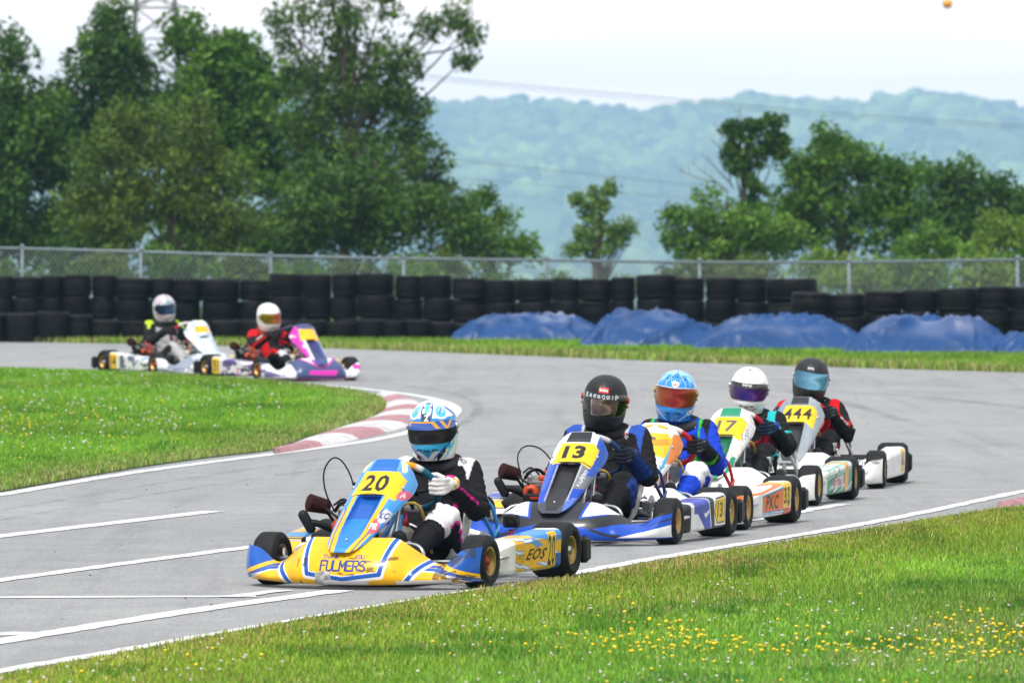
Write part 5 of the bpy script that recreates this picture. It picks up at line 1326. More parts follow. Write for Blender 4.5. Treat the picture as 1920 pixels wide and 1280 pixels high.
# ================= the seven karts and their drivers
def place(px, py, theta, local=(.52,.55), scale=1.0):
    th = math.radians(theta); f = Vector((-math.sin(th),-math.cos(th),0)); l = Vector((math.cos(th),-math.sin(th),0))
    g = ground(px,py); o = g-f*local[0]*scale-l*local[1]*scale
    return (o.x,o.y,.004), math.atan2(f.y,f.x)
def cable_pts(h=.57, dx=0.0, w=.11):
    return [(-.10+dx,-.43,.33),(-.07+dx,-.47,.42),(-.06+dx,-.48,h-.04),(-.08+dx,-.44,h+.03),(-.11+dx,-.40,h+.02),(-.14+dx,-.36,h-.06),(-.15+dx,-.345,.43)]
R255 = lambda *c: np.array(srgb(*c))
STROKES = dict(F=[[(0,0),(0,1),(1,1)],[(0,.55),(.8,.55)]], U=[[(0,1),(0,.15),(.2,0),(.8,0),(1,.15),(1,1)]], L=[[(0,1),(0,0),(1,0)]], M=[[(0,0),(0,1),(.55,.35),(1.1,1),(1.1,0)]], E=[[(1,1),(0,1),(0,0),(1,0)],[(0,.52),(.85,.52)]],
 R=[[(0,0),(0,1),(.8,1),(1,.85),(1,.62),(.8,.48),(0,.48)],[(.5,.48),(1,0)]], S=[[(1,.85),(.8,1),(.2,1),(0,.85),(0,.65),(.2,.53),(.8,.47),(1,.35),(1,.15),(.8,0),(.2,0),(0,.15)]], T=[[(0,1),(1,1)],[(.5,1),(.5,0)]], H=[[(0,0),(0,1)],[(1,0),(1,1)],[(0,.5),(1,.5)]], A=[[(0,0),(.5,1),(1,0)],[(.2,.35),(.8,.35)]], N=[[(0,0),(0,1),(1,0),(1,1)]], K=[[(0,0),(0,1)],[(1,1),(0,.45),(1,0)]], Y=[[(0,1),(.5,.5),(1,1)],[(.5,.5),(.5,0)]], O=[[(0,.2),(0,.8),(.2,1),(.8,1),(1,.8),(1,.2),(.8,0),(.2,0),(0,.2)]])
def blockword(A, word, x, y, w, h, gap, pen, col):
    for ch in word:
        for st in STROKES[ch]: A.line([(x+px_*w, y+pen/2+py_*(h-pen)) for px_,py_ in st], pen, col)
        x += w*(1.1 if ch == 'M' else 1)+gap
# ---------- kart 20 : yellow and blue
kY = (.86,.46,.006); kB = (.003,.085,.40); kS = (.035,.27,.72); kLB = (.12,.36,.74); kD = (.008,.05,.22)
def bump20(A):
    A.where(np.ones(len(A.u),bool), kY); au = np.abs(A.u)
    end = au > .395+(.14-A.v)*.35; e2 = (A.v > .122-.5*(au-.44)) & (au > .40); A.where(e2, kB)
    for s in (1,-1):
        for k, (o_, w_, c) in enumerate([(0,.020,kY),(-.016,.010,kB),(-.029,.013,kB),(-.0375,.005,WHITE)]):
            pts = [(s*.36,.128+o_),(s*.43,.122+o_),(s*.50,.095+o_),(s*.60,.062+o_)]; A.line(pts, w_, c)
        A.line([(s*.392,.150),(s*.30,.03)], .040, WHITE); A.line([(s*.386,.150),(s*.294,.03)], .021, kB)
        A.line([(s*.46,.075),(s*.54,.055)], .005, WHITE)
    A.line([(-.225,.26),(-.187,.071),(0,.047),(.187,.071),(.225,.26)], .038, WHITE); A.line([(-.222,.26),(-.184,.076),(0,.052),(.184,.076),(.222,.26)], .021, kB)
    blockword(A, 'THANK', -.108, .147, .0125, .021, .0048, .0042, kD); blockword(A, 'YOU', .054, .147, .0125, .021, .0048, .0042, kD)
    blockword(A, 'FULMERS', -.112, .088, .026, .054, .0066, .0085, kD)
    scuff(A, 5, .36, (.02,.018,.015), 22, 3, (au < .5)&(A.v < .16)&(np.abs(A.u-.12) < .14)&(A.v > .07)); scuff(A, 8, .33, (.02,.018,.015), 25, .6, (np.abs(A.u+.24) < .05)&(A.v < .15)); scuff(A, 12, .38, (.03,.025,.02), 16, 2, (A.u > .42))
    torn = (np.abs(A.u+.098) < .045*(.7+.6*fbm(A.v*40+9,A.u*9+9,3)))&(A.v < .070+.03*fbm(A.u*60+9,A.v*3,9)); n = fbm(A.u*50+9,A.v*50+9,4); A.c[torn] = (np.array((.62,.62,.62))*(1-n[:,None])+np.array((.06,.06,.06))*n[:,None])[torn]*1.1
    low = (A.v < .036+.020*fbm(A.u*16+70,A.v*2+3,44)) & (A.u > -.10) & (A.u < .50); A.c[low & ((A.u < .13)|(A.u > .33))] = (.66,.66,.66)
    A.where((np.abs(A.u-.36) < .10)&(A.v < .045), (.74,.73,.71))
def panel20(A):
    A.where(np.ones(len(A.u),bool), kLB); y, w = A.u, A.v; h = .43
    wt = np.clip((w-.18)/.2,0,1); A.c = np.array(kS)*(1-wt[:,None])+np.array(kLB)*wt[:,None]
    A.c = A.c*(.85+.35*fbm(y*14+20,w*8+20,5))[:,None]
    for s in (1,-1):
        A.line([(s*.040,.0),(s*.068,.08),(s*.078,.20),(s*.085,.29)], .022, kY); A.line([(s*.062,.0),(s*.094,.09),(s*.104,.19)], .011, kY); A.line([(s*.054,.0),(s*.085,.09),(s*.094,.20)], .006, kD)
        A.line([(s*.105,.38),(s*.078,.43)], .02, (.80,.72,.45))
    A.poly([(-.055,.07),(-.062,.24),(.062,.24),(.055,.07),(.03,.02),(-.03,.02)], (.012,.20,.66)); A.poly([(-.06,.15),(-.062,.255),(.062,.255),(.06,.15)], (.012,.10,.42))
    A.poly([(-.07,.375),(-.06,.43),(.06,.43),(.07,.375)], (.012,.13,.45))
    A.poly([(-.110,.255),(-.086,.372),(.086,.372),(.128,.335),(.122,.240),(.07,.262),(-.07,.262)], NUMY); A.line([(-.108,.258),(-.07,.264),(.07,.264)], .004, (.02,.02,.02))
    A.text('20', (-.002,.318), .125, .078, BLACK, .03)
    A.text('RACING', (0,.270), .06, .008, (.1,.08,.02), .0)
    A.ell((.138,.27),(.020,.022),(.75,.12,.22)); A.text('A',(.138,.27),.018,.022,WHITE,.03)
    A.poly([(.085,.165),(.105,.205),(.135,.185),(.128,.145),(.108,.135)], (.62,.62,.66)); A.text('KC',(.111,.171),.034,.03,(.05,.05,.2),.04)
    A.poly([(.068,.115),(.082,.158),(.112,.135),(.118,.10),(.095,.085)], (.72,.10,.12)); A.text('PR',(.092,.122),.034,.03,WHITE,.04)
def podL20(A, s):
    x, z = -A.u if s > 0 else A.u, A.v      # reads along the outside
    A.u = x; A.where(np.ones(len(x),bool), (.80,.79,.76)); mid = (x > -.20)
    A.where(mid & (z > .062) & (z < .247), (.90,.48,.02))
    st = np.sin((z*1.0+x*.22)*95+fbm(x*9+30,z*9+30,4)*5)
    A.where(mid & (z > .062) & (z < .247) & (st > .45), kS); A.where(mid & (z > .062) & (z < .247) & (st > .82), WHITE)
    A.where((x > .0) & (z > .195-.1*(x-.25)) & (z < .249), kS); A.where((x > .22) & (z < .135), kB); A.where((x>-.02)&(x<.20)&(z>.145-.35*(x-.1)*.3)&(z<.215)&(st>0), kLB); A.where((x > .27)&(z>.14)&(z<.20), kY)
    A.poly([(-.09,.085),(-.12,.155),(.15,.185),(.16,.105)], (.88,.46,.02))
    A.text('EOS', (.035,.140), .20, .055, BLACK, .03, .25); A.text('WMWV', (-.145,.12), .10, .05, (.08,.06,.03), -.01, .2)
    A.poly([(.150,.066),(.165,.238),(.262,.245),(.25,.07)], NUMY); A.text('20', (.205,.152), .085, .155, BLACK, .02, .1)
    A.u = -A.u if s > 0 else A.u
def cam20(root):
    mb = MB(); mb.tube([(-.40,.30,.12),(-.42,.34,.16),(-.36,.40,.19)], .016, n=8); mb.tube([(-.36,.40,.185),(-.34,.41,.24)], .013, n=8); mb.build('camera_arm', BLKP, root)
    mb = MB(); mb.box((-.335,.412,.285),(.045,.075,.065),bev=.008); mb.lathe([(0,0),(.024,0),(.026,.02),(.02,.024),(0,.018)], Matrix.Translation((-.315,.425,.29))@Matrix.Rotation(PI/2,4,'Y'), n=20); mb.build('action_camera', BLKP, root)
    mb = MB(); mb.lathe([(.010,0),(.018,.004),(.010,.012),(.018,.02),(.010,.026)], Matrix.Translation((-.343,.41,.212)), n=12); mb.build('camera_clamp', colmat('pink_clamp',(.62,.03,.22)), root)
loc, rz = place(900,1103,19.2)
make_kart(dict(loc=loc, rotz=rz, label='yellow and blue racing kart number 20 leading the row', bump=BUMP_STD, bump_art=bump20, panel=dict(lean=.06,run=.46,y0=-.02), panel_art=panel20, podL_art=podL20, frame=('blue_frame',(.02,.22,.55)), stay=('blue_frame',(.02,.22,.55)), wheel=((.008,.09,.17),((.60,.60,.58),(.85,.32,.01))), cable=cable_pts(.57), extra=cam20, steer=-.03))
def suit_base(C, X): pass
def band(X, bone, t0, t1): return np.isin(X['bone'], bone) & (X['t'] > t0) & (X['t'] < t1)
def outer(X, bone):    # cosine of facing direction round the limb relative to straight up
    return X['N'][:,2]
PINK = (.72,.015,.28)
def suit20(C, X):
    P, N = X['P'], X['N']; b, t = X['bone'], X['t']
    arm = np.isin(b,['uaL','uaR','faL','faR']); leg = np.isin(b,['thL','thR','shL','shR'])
    sp = (np.isin(b,['yoke','uaL','uaR'])) & (N[:,2] > .55) & (np.abs(P[:,1]-X['dy']) > .115) & (np.abs(P[:,1]-X['dy']) < .205) & (N[:,0] > -.45); C[sp] = (.76,.76,.78)
    edge = np.isin(b,['yoke','neck']) & (np.abs(np.abs(P[:,1]-X['dy'])-.092) < .007); C[edge] = PINK
    seam = np.isin(b,['uaL','uaR','faL','faR']) & (np.abs(N[:,2]+.05-N[:,0]*.1) < .09) & (t > .25); C[seam & np.isin(b,['faL','faR'])] = PINK
    th_ = np.isin(b,['thL','thR']); kn = leg & (N[:,2] > -.05+.5*(P[:,0]<.0)); 
    top = np.isin(b,['thL','thR']) & (np.where(P[:,1]>X['dy'],1,-1)*N[:,1] > -.25) & (N[:,2] > -.2); C[top] = (.74,.70,.74)
    C[np.isin(b,['shL','shR']) & (t < .28)] = (.74,.70,.74)
    pk = np.isin(b,['thL','thR']) & (np.abs(N[:,2]+.2) < .10); C[pk] = PINK
    side = np.isin(b,['torso','chest']) & (np.abs(N[:,1]) > .75) & (np.abs(N[:,0]-.4) < .12); C[side] = PINK
    C[np.isin(b,['faL','faR']) & (t > .95)] = (.7,.02,.25)
def glove20(C, Q):
    C[:] = (.78,.76,.77); k = np.abs(np.sin(Q[:,2]*150)) < .16; C[k & (Q[:,0] > -.05) & (Q[:,1] > .02)] = (.05,.03,.08)
    cf = Q[:,0] < -.078; ck = (np.sin(Q[:,2]*150)*np.sin(Q[:,0]*150) > 0); C[cf & ck] = (.80,.42,.01); C[Q[:,0] < -.128] = PINK
def hart20(A):
    ph, z = A.u, A.v; a = np.abs(ph)
    CY = (.07,.52,.72); BL = (.012,.12,.52); DB = (.01,.03,.22)
    A.where(np.ones(len(ph),bool), (.82,.83,.84))
    A.where((z > .036)&(z < .062), (.02,.27,.66))
    A.poly([(-.17,.062),(.17,.062),(.30,.132),(-.30,.132)], (.78,.82,.85)); A.poly([(-.07,.075),(.07,.075),(.20,.130),(-.20,.130)], (.10,.58,.74)); A.line([(-.19,.05),(-.36,.128)], .04, BL); A.line([(.19,.05),(.36,.128)], .04, BL)
    for s in (1,-1):
        A.ell((s*.72,.088),(.36,.034),(.82,.83,.85)); A.ell((s*.72,.090),(.27,.026),CY); A.ell((s*.76,.096),(.16,.012),(.30,.66,.80)); A.line([(s*.60,.082),(s*.80,.104)], .05 if False else .012, (.20,.14,.5))
        A.line([(s*1.1,.11),(s*1.75,.045)], .02, BL); A.line([(s*1.2,.03),(s*1.9,-.03)], .06, CY); A.line([(s*1.6,.02),(s*2.3,.05)], .05, BL)
    A.where((z < -.052)&(z > -.085)&(a < 1.5), (.80,.82,.83)); A.where((z < -.066+.025*a)&(z > -.112+.02*a)&(a < 1.1), (.03,.38,.70)); A.where((z < -.058+.03*a)&(z > -.070+.03*a)&(a < 1.4), CY)
    A.poly([(-.30,-.100),(.30,-.100),(0,-.138)], (.03,.32,.66)); A.line([(-.42,-.10),(0,-.146),(.42,-.10)], .012, (.8,.8,.82)); 
    for s in (1,-1): A.line([(s*.25,-.145),(s*.75,-.09),(s*1.5,-.02)], .012, BL); A.line([(s*.45,-.145),(s*.85,-.095)], .03, (.015,.015,.03)); A.line([(s*.9,-.13),(s*1.3,-.06)], .05 if False else .03, (.16,.55,.72))
    A.poly([(-.17,.044),(.17,.044),(.22,.086),(-.22,.086)], (.03,.04,.06)); A.text('2', (0,.065), .20, .030, WHITE, .03)
    A.where(a > 2.2, (.80,.81,.82))
def strip20(A):
    A.where(np.ones(len(A.u),bool), (.015,.09,.42)); OR = (.85,.36,.02)
    A.poly([(-.98,.76),(-.86,.76),(-.70,.93),(.22,.93),(.40,.68),(.56,.68),(.34,1.0),(-.80,1.0)], OR); A.poly([(.55,1.0),(.70,1.0),(.86,.74),(1.02,1.0),(1.14,1.0),(.92,.64),(.80,.64)], OR)
make_driver(dict(label='driver in black pink trimmed suit with white, cyan and blue helmet in the yellow kart', hz=.742, suit=(.012,.012,.015), suit_art=suit20, glove_art=glove20, brace=(.025,.025,.03), yaw=.10, pitch=.10, roll=.03, dy=.013, seed=1, print=[('SPARCO',(-.33,.150,.56),(.45,.25,1),(-.6,.6,.3),.085,.022,(.03,.03,.035))],
    grip=(8,172), kL=(.14,.23,.315), helmet=dict(art=hart20, visor=V_DARK, strip=(strip20,.62))), loc, rz)

# ---------- kart 13 : black, blue and white
def bump13(A):
    A.where(np.ones(len(A.u),bool), (.018,.02,.028)); au = np.abs(A.u); BL = (.004,.065,.46)
    A.c = A.c*(.5+.6*fbm(A.u*9+30,A.v*20+9,6))[:,None]
    A.where((A.v < .108+.010*np.sin(au*22)) & (au < .46), BL); A.where((np.abs(A.v-.085-.03*np.sin(au*14)) < .008)&(au > .2), (.02,.022,.03)); A.where((A.v < .08+.3*(au-.40))&(au > .36), BL); 
    for s in (1,-1):
        A.poly([(s*.165,.262),(s*.135,.150),(s*.30,.168),(s*.36,.17),(s*.30,.20),(s*.22,.262)], BL); A.poly([(s*.178,.25),(s*.152,.160),(s*.27,.172),(s*.34,.165),(s*.28,.21),(s*.21,.25)], (.78,.79,.80))
        A.poly([(s*.34,.045),(s*.60,.045),(s*.60,.120),(s*.50,.085)], (.76,.77,.78)); A.poly([(s*.42,.09),(s*.60,.130),(s*.60,.112),(s*.47,.075)], BL); A.poly([(s*.34,.10),(s*.60,.175),(s*.60,.15),(s*.42,.085)], BL)
    A.where(A.v < .030, (.6,.6,.62))
def panel13(A):
    y, w = A.u, A.v; BL = (.006,.065,.46)
    A.where(np.ones(len(y),bool), (.72,.73,.75)); n = fbm(y*10+9,w*10+9,7)
    A.where((w < .19+.16*n)&(np.abs(y) > .02), BL); A.where((w < .12)&(n > .52), (.20,.22,.55)); A.where((w < .045+.02*n), (.05,.055,.08)); A.where((y > .05)&(w > .13)&(w < .26), (.16,.17,.20)); A.where((y>.105)&(w>.20), (.02,.09,.46)); A.where((y > .06)&(n>.55)&(w<.25), (.08,.15,.50)); A.where((y < -.09)&(w > .12)&(w<.26), (.05,.12,.50))
    A.poly([(-.055,.06),(-.062,.255),(.062,.255),(.055,.06),(.03,.015),(-.03,.015)], (.012,.012,.014)); A.line([(-.062,.07),(-.068,.25)], .010, (.3,.31,.33)); A.line([(.062,.07),(.068,.25)], .010, (.4,.41,.43))
    A.poly([(-.070,.375),(-.06,.43),(.06,.43),(.07,.375)], (.015,.015,.02))
    A.poly([(-.112,.258),(-.090,.370),(.090,.370),(.125,.335),(.118,.24),(.07,.264),(-.07,.264)], NUMY); A.text('13',(0,.322),.125,.070,BLACK,.05); A.line([(-.07,.268),(.07,.268),(.118,.245)], .006, (.02,.02,.02)); A.line([(-.07,.263),(.07,.263),(.112,.240)], .006, NUMY)
    A.text('TONY',(.098,.205),.05,.022,(.75,.75,.76),.0,0,1.2); A.text('KART',(.095,.17),.05,.022,(.75,.75,.76),.0,0,1.2)
def podL13(A, s):
    x = -A.u if s > 0 else A.u; z = A.v; A.u = x
    A.where(np.ones(len(x),bool), (.76,.77,.78)); A.poly([(-.36,.26),(-.24,.26),(-.05,.26),(.13,.05),(-.36,.05)], (.76,.77,.78)); A.where(x < -.24, (.02,.02,.025))
    A.poly([(-.20,.245),(.02,.245),(.06,.18),(-.02,.15),(-.2,.15)], (.05,.07,.45)); A.poly([(-.14,.15),(-.05,.15),(.06,.06),(-.02,.06)], (.02,.05,.38)); A.poly([(-.06,.10),(.05,.16),(.09,.06),(.05,.05)], (.03,.07,.5)); A.poly([(.03,.26),(.10,.26),(.14,.05),(.08,.05)], (.018,.018,.022)); A.line([(.02,.255),(.085,.05)], .012, (.76,.77,.78)); A.where((z < .075)&(x > .1), (.02,.02,.025))
    A.poly([(.118,.155),(.16,.23),(.305,.24),(.315,.09),(.17,.085)], (.02,.02,.02)); A.poly([(.128,.155),(.165,.223),(.298,.232),(.306,.098),(.178,.093)], NUMY); A.text('13',(.222,.162),.095,.088,BLACK,.03)
    A.u = -x if s > 0 else x
loc, rz = place(1254,1021,14.8)
make_kart(dict(loc=loc, rotz=rz, label='black, blue and white racing kart number 13 second in the row', bump=BUMP_LOW, bump_art=bump13, panel=dict(lean=.05,run=.46,y0=-.02), panel_art=panel13, podL_art=podL13, frame=('navy_frame',(.012,.03,.16)), wheel=((.012,.04,.13),((.50,.50,.52),(.46,.48,.55))), cable=[(-.04,-.40,.20),(-.08,-.45,.36),(-.10,-.48,.46),(-.14,-.44,.52),(-.20,-.36,.50),(-.22,-.30,.42)]))
def suit13(C, X):
    P, N = X['P'], X['N']; b, t = X['bone'], X['t']; BL = (.015,.045,.22)
    sp = (np.isin(b,['yoke','uaL','uaR'])) & (N[:,2] > .5) & (np.abs(P[:,1]-X['dy']) > .13) & (np.abs(P[:,1]-X['dy']) < .225); C[sp] = (.03,.09,.42)
    e = (np.isin(b,['yoke','uaL','uaR'])) & (np.abs(np.abs(P[:,1]-X['dy'])-.128) < .006) & (N[:,2] > .3); C[e] = (.5,.52,.58)
    C[np.isin(b,['faL','faR']) & (N[:,2] < .1) & (t > .2)] = BL; C[np.isin(b,['thL','thR']) & (np.where(P[:,1]>X['dy'],1,-1)*N[:,1] > .72)] = BL
    lg = (np.abs(P[:,1]-X['dy']-.085) < .022)&(N[:,0]>.5)&(np.abs(P[:,2]-.50)<.008); C[lg] = (.55,.40,.12)
def glove13(C, Q): C[:] = (.012,.015,.03); C[Q[:,0] < -.075] = (.02,.05,.17); C[(Q[:,1] > .04)&(np.abs(np.sin(Q[:,2]*140)) < .2)] = (.10,.13,.22)
def hart13(A):
    ph, z = A.u, A.v; a = np.abs(ph); A.where(np.ones(len(ph),bool), (.018,.018,.019))
    for s in (1,-1): A.line([(s*.35,.135),(s*.60,.09),(s*.62,.07),(s*.30,.062)], .006, (.006,.006,.006))
    A.poly([(-.27,.054),(.24,.054),(.24,.084),(-.27,.084)], (.62,.03,.02)); A.text('RaceQuip',(-.015,.069),.44,.020,WHITE,.035)
    A.where((np.abs(ph-1.5)<.07)&(np.abs(z+.045)<.010), (.6,.03,.03)); A.line([(-1.3,-.075),(0,-.088),(1.3,-.075)], .004, (.006,.006,.006))
def strip13(A):
    A.where(np.ones(len(A.u),bool), (.010,.010,.011)); L = 'RaceQuip'
    for i, ch in enumerate(L):
        x = -.80+i*.205; h = .20 if ch in 'RQp' else .16; A.text(ch,(x,.86),.15 if ch != 'i' else .06,h,(.62,.66,.72),.06); A.text(ch,(x,.86),.10 if ch != 'i' else .02,h*.72,(.04,.05,.07),-.01)
make_driver(dict(label='driver in black and navy suit, face visible behind the clear visor of a black helmet', hz=.768, suit=(.013,.013,.016), suit_art=suit13, glove_art=glove13, brace=(.022,.022,.024), yaw=.13, pitch=.10, roll=-.12, dy=-.015, seed=3, print=[('RACEQUIP',(-.25,.085,.575),(1,.5,.35),(-.3,-.35,1),.085,.016,(.45,.02,.02))], thick=1.08, sw=1.08, sole=(.02,.02,.02),
    grip=(6,174), helmet=dict(art=hart13, visor=V_CLEAR, open=True, matt=True, strip=(strip13,.72), pivot=REDM, scale=1.03, eye=(.040,-.060), vents=[(0,-.12,.02)])), loc, rz)

# ---------- kart 33 : white and orange
OR = (.85,.20,.02); TEAL = (.03,.35,.48)
def bump33(A):
    A.where(np.ones(len(A.u),bool), (.78,.77,.75)); au = np.abs(A.u)
    for s in (1,-1): A.poly([(s*.24,.27),(s*.40,.13),(s*.52,.2),(s*.60,.2),(s*.60,.12),(s*.42,.10)], OR); A.line([(s*.22,.25),(s*.42,.11),(s*.60,.10)], .014, TEAL); A.line([(s*.26,.28),(s*.36,.20)], .02, TEAL)
    A.poly([(-.2,.06),(.2,.06),(.15,.13),(-.15,.13)], OR); A.text('PKC',(0,.17),.18,.06,(.03,.03,.03),.03)
def panel33(A):
    y, w = A.u, A.v; A.where(np.ones(len(y),bool), (.80,.79,.77)); n = fbm(y*16+9,w*10+5,8)
    A.where((y > .118)&(w > .21)&(w < .37), (.80,.24,.04)); A.line([(.105,.10),(.125,.22),(.118,.33)], .014, (.05,.42,.62)); A.where((w < .13)&(y > .03)&(n > .5), (.70,.40,.28))
    A.poly([(-.03,.14),(-.05,.245),(.05,.245),(.07,.12),(.03,.08)], (.80,.33,.15)); A.where((w < .1), (.80,.79,.77))
    A.poly([(-.118,.255),(-.095,.372),(.090,.372),(.125,.34),(.12,.235),(.05,.25),(.0,.275)], (.88,.48,.02)); A.text('33',(-.02,.322),.12,.062,(.12,.10,.08),.03); A.poly([(.0,.33),(.10,.345),(.12,.31),(.05,.30)], (.80,.30,.02))
    A.line([(-.08,.40),(-.02,.412)], .016, (.80,.35,.03)); A.line([(.02,.412),(.075,.40)], .016, (.80,.35,.03)); A.text('PKC',(.098,.175),.09,.034,(.06,.08,.35),-.005,.2,.9)
def podL33(A, s):
    x = -A.u if s > 0 else A.u; z = A.v; A.u = x; A.where(np.ones(len(x),bool), (.79,.78,.76))
    A.poly([(-.20,.08),(-.20,.18),(.17,.225),(.17,.085)], (.05,.20,.42)); A.poly([(-.19,.088),(-.19,.17),(.16,.213),(.16,.093)], (.83,.17,.02)); A.text('PKC',(-.03,.142),.21,.085,(.015,.015,.018),.03,.1)
    A.line([(-.3,.19),(-.2,.20),(.17,.24)], .012, OR); A.line([(-.2,.075),(.2,.075)], .006, (.1,.3,.6)); A.where((x > .17)&(z < .10), (.80,.08,.02))
    A.poly([(.165,.10),(.165,.245),(.315,.25),(.315,.105)], NUMY); A.text('33',(.235,.172),.11,.10,BLACK,.03); scuff(A,31,.36,(.10,.08,.05),22,2,(x > .15)&(z<.16))
    A.u = -x if s > 0 else x
loc, rz = place(1386,994,14.5)
make_kart(dict(loc=loc, rotz=rz, label='white and orange racing kart number 33 third in the row', bump=BUMP_STD, bump_art=bump33, panel=dict(lean=.05,run=.46,y0=-.02,wide=1.05), panel_art=panel33, podL_art=podL33, frame=('red_frame',(.48,.02,.02)), wheel=((.48,.012,.02),((.72,.70,.68),(.70,.68,.66))), cable=cable_pts(.50)))
ROY = (.012,.055,.52)
def suit33(C, X):
    P, N = X['P'], X['N']; b, t = X['bone'], X['t']
    C[np.isin(b,['faL','faR']) & (t > .30) & (N[:,2] < .55)] = (.012,.012,.016); C[np.isin(b,['faL','faR']) & (np.abs(t-.42) < .04)&(N[:,0] > .2)] = (.05,.48,.03)
    up_ = np.isin(b,['thL','thR']) & (N[:,2] > -.15); C[up_] = (.74,.76,.80); C[np.isin(b,['thL','thR']) & (t > .55) & (t < .80) & (N[:,2] > -.3)] = (.02,.12,.60); C[np.isin(b,['shL','shR']) & (t < .3)] = (.74,.76,.80)
    sp = (np.isin(b,['yoke','uaL','uaR'])) & (N[:,2] > .5) & (np.abs(P[:,1]-X['dy']) > .15) & (np.abs(P[:,1]-X['dy']) < .205); C[sp] = (.015,.015,.018); e = (np.isin(b,['yoke','uaL','uaR'])) & (np.abs(np.abs(P[:,1]-X['dy'])-.146) < .007) & (N[:,2] > .2); C[e] = (.04,.45,.04)
    ctr = np.isin(b,['torso','chestbar']) & (np.abs(P[:,1]-X['dy']) < .05) & (N[:,0] > .3); C[ctr] = (.06,.065,.075)
    C[np.isin(b,['torso','pelvis']) & (np.abs(N[:,1]) > .8)] = (.04,.42,.05)
def glove33(C, Q): C[:] = (.014,.014,.017); C[(Q[:,1] > .036)&(np.abs(np.sin(Q[:,2]*140)) < .18)] = (.25,.26,.28); C[Q[:,0] < -.085] = (.015,.02,.045)
def hart33(A):
    ph, z = A.u, A.v; a = np.abs(ph); A.where(np.ones(len(ph),bool), (.025,.26,.72)); n = fbm(ph*3+9,z*40+9,9)
    A.where((a > .8)&(z > .02)&(n > .52), (.16,.48,.80)); A.where((z > .12)&(n > .5), (.30,.60,.84)); A.where((a > 1.5)&(z > .03), (.62,.72,.80)); A.line([(-1.4,.045),(-.5,.052),(0,.049),(.5,.052),(1.4,.045)], .004, (.7,.78,.85))
    for s in (1,-1): A.line([(s*.25,.08),(s*.34,.118),(s*.52,.083)], .005, (.72,.8,.86)); A.line([(s*.25,.08),(0,.083)], .004, (.7,.78,.85)); A.line([(s*.55,.062),(s*.58,.083)], .06 if False else .014, (.80,.83,.86)); A.line([(s*.8,.11),(s*1.4,.06)], .006, (.75,.8,.85)); A.line([(s*.4,-.145),(s*.9,-.10),(s*1.6,-.06)], .008, (.74,.78,.82)); A.line([(s*.9,-.13),(s*1.5,-.09)], .006, (.02,.02,.05))
    A.ell((0,.070),(.20,.017),(.85,.85,.86)); A.text('BELL',(0,.070),.27,.017,(.65,.03,.03),.05); A.ell((1.0,-.095),(.19,.016),(.85,.85,.86)); A.text('BELL',(1.0,-.095),.26,.015,(.65,.03,.03),.05)
make_driver(dict(label='driver in royal blue suit with bright blue helmet and red mirrored visor', hz=.762, suit=ROY, suit_art=suit33, glove_art=glove33, brace=(.05,.055,.06), yaw=.15, pitch=.10, roll=-.10, dy=-.015, seed=5, print=[('ATI',(-.25,.075,.58),(1,.45,.35),(-.3,-.2,1),.085,.026,(.70,.71,.72))], sole=(.02,.02,.02), grip=(5,175), kL=(.14,.22,.31), helmet=dict(art=hart33, visor=V_RED, pivot=GOLD, vents=[(-.28,-.098,.028),(.28,-.098,.028),(-.3,.108,.008),(.3,.108,.008),(-.15,.122,.008),(.15,.122,.008),(-.08,.112,.008),(.08,.112,.008),(-.6,.10,.008),(.6,.10,.008)])), loc, rz)

# ---------- kart 17 : green and white
GR = (.008,.24,.13)
def bump17(A): A.where(np.ones(len(A.u),bool), (.78,.78,.75)); scuff(A,3,.3,(.45,.45,.42),14,2)
def panel17(A):
    y, w = A.u, A.v; A.where(np.ones(len(y),bool), (.78,.80,.78)); n = np.abs(np.sin((y*1.3+w)*70+6*fbm(y*9+4,w*9+4,12)))
    A.where((n < .12)&(y > .05), (.10,.45,.30)); A.where((n > .985)&(y > .05), (.65,.12,.10)); A.where((y < -.075)&(w < .3)&(n > .5), (.30,.60,.45))
    A.poly([(-.075,.0),(-.08,.25),(.062,.25),(.05,.0)], GR); A.poly([(-.05,.07),(-.055,.25),(.055,.25),(.05,.07)], (.008,.12,.07)); A.line([(.066,.02),(.078,.25)], .012, (.8,.82,.8)); A.line([(.09,.02),(.10,.12)], .03, GR)
    A.poly([(-.065,.375),(-.06,.43),(.06,.43),(.065,.375)], GR); A.poly([(-.108,.255),(-.085,.372),(.085,.372),(.118,.335),(.112,.225),(.06,.255),(-.06,.255)], NUMY); A.text('17',(.0,.318),.125,.070,(.10,.10,.09),.03); A.text('7R',(.125,.26),.05,.04,(.25,.20,.45),-.01,.3,.6)
def podL17(A, s):
    x = -A.u if s > 0 else A.u; z = A.v; A.u = x; A.where(np.ones(len(x),bool), (.74,.76,.72))
    n = np.sin((z-.4*x)*110+4*fbm(x*9+7,z*12+7,15)); A.poly([(-.24,.05),(-.24,.15),(.34,.215),(.34,.07)], (.012,.28,.17)); A.where((n > .72)&(z < .13)&(x > -.2), (.70,.74,.70)); A.line([(-.25,.16),(.34,.225)], .012, (.05,.40,.28)); A.line([(-.25,.205),(.3,.25)], .006, (.2,.5,.4))
    A.poly([(-.15,.088),(-.15,.150),(.10,.178),(.10,.105)], (.62,.55,.55)); A.text('TONYKART',(-.025,.130),.22,.035,(.48,.05,.08),.02); scuff(A,35,.42,(.06,.06,.06),20,2,(x < .05)&(x>-.2))
    A.poly([(.135,.075),(.15,.245),(.235,.25),(.215,.08)], (.88,.40,.02)); A.text('17',(.185,.163),.062,.13,(.40,.12,.02),.0,.1)
    A.u = -x if s > 0 else x
loc, rz = place(1520,948.5,12.2)
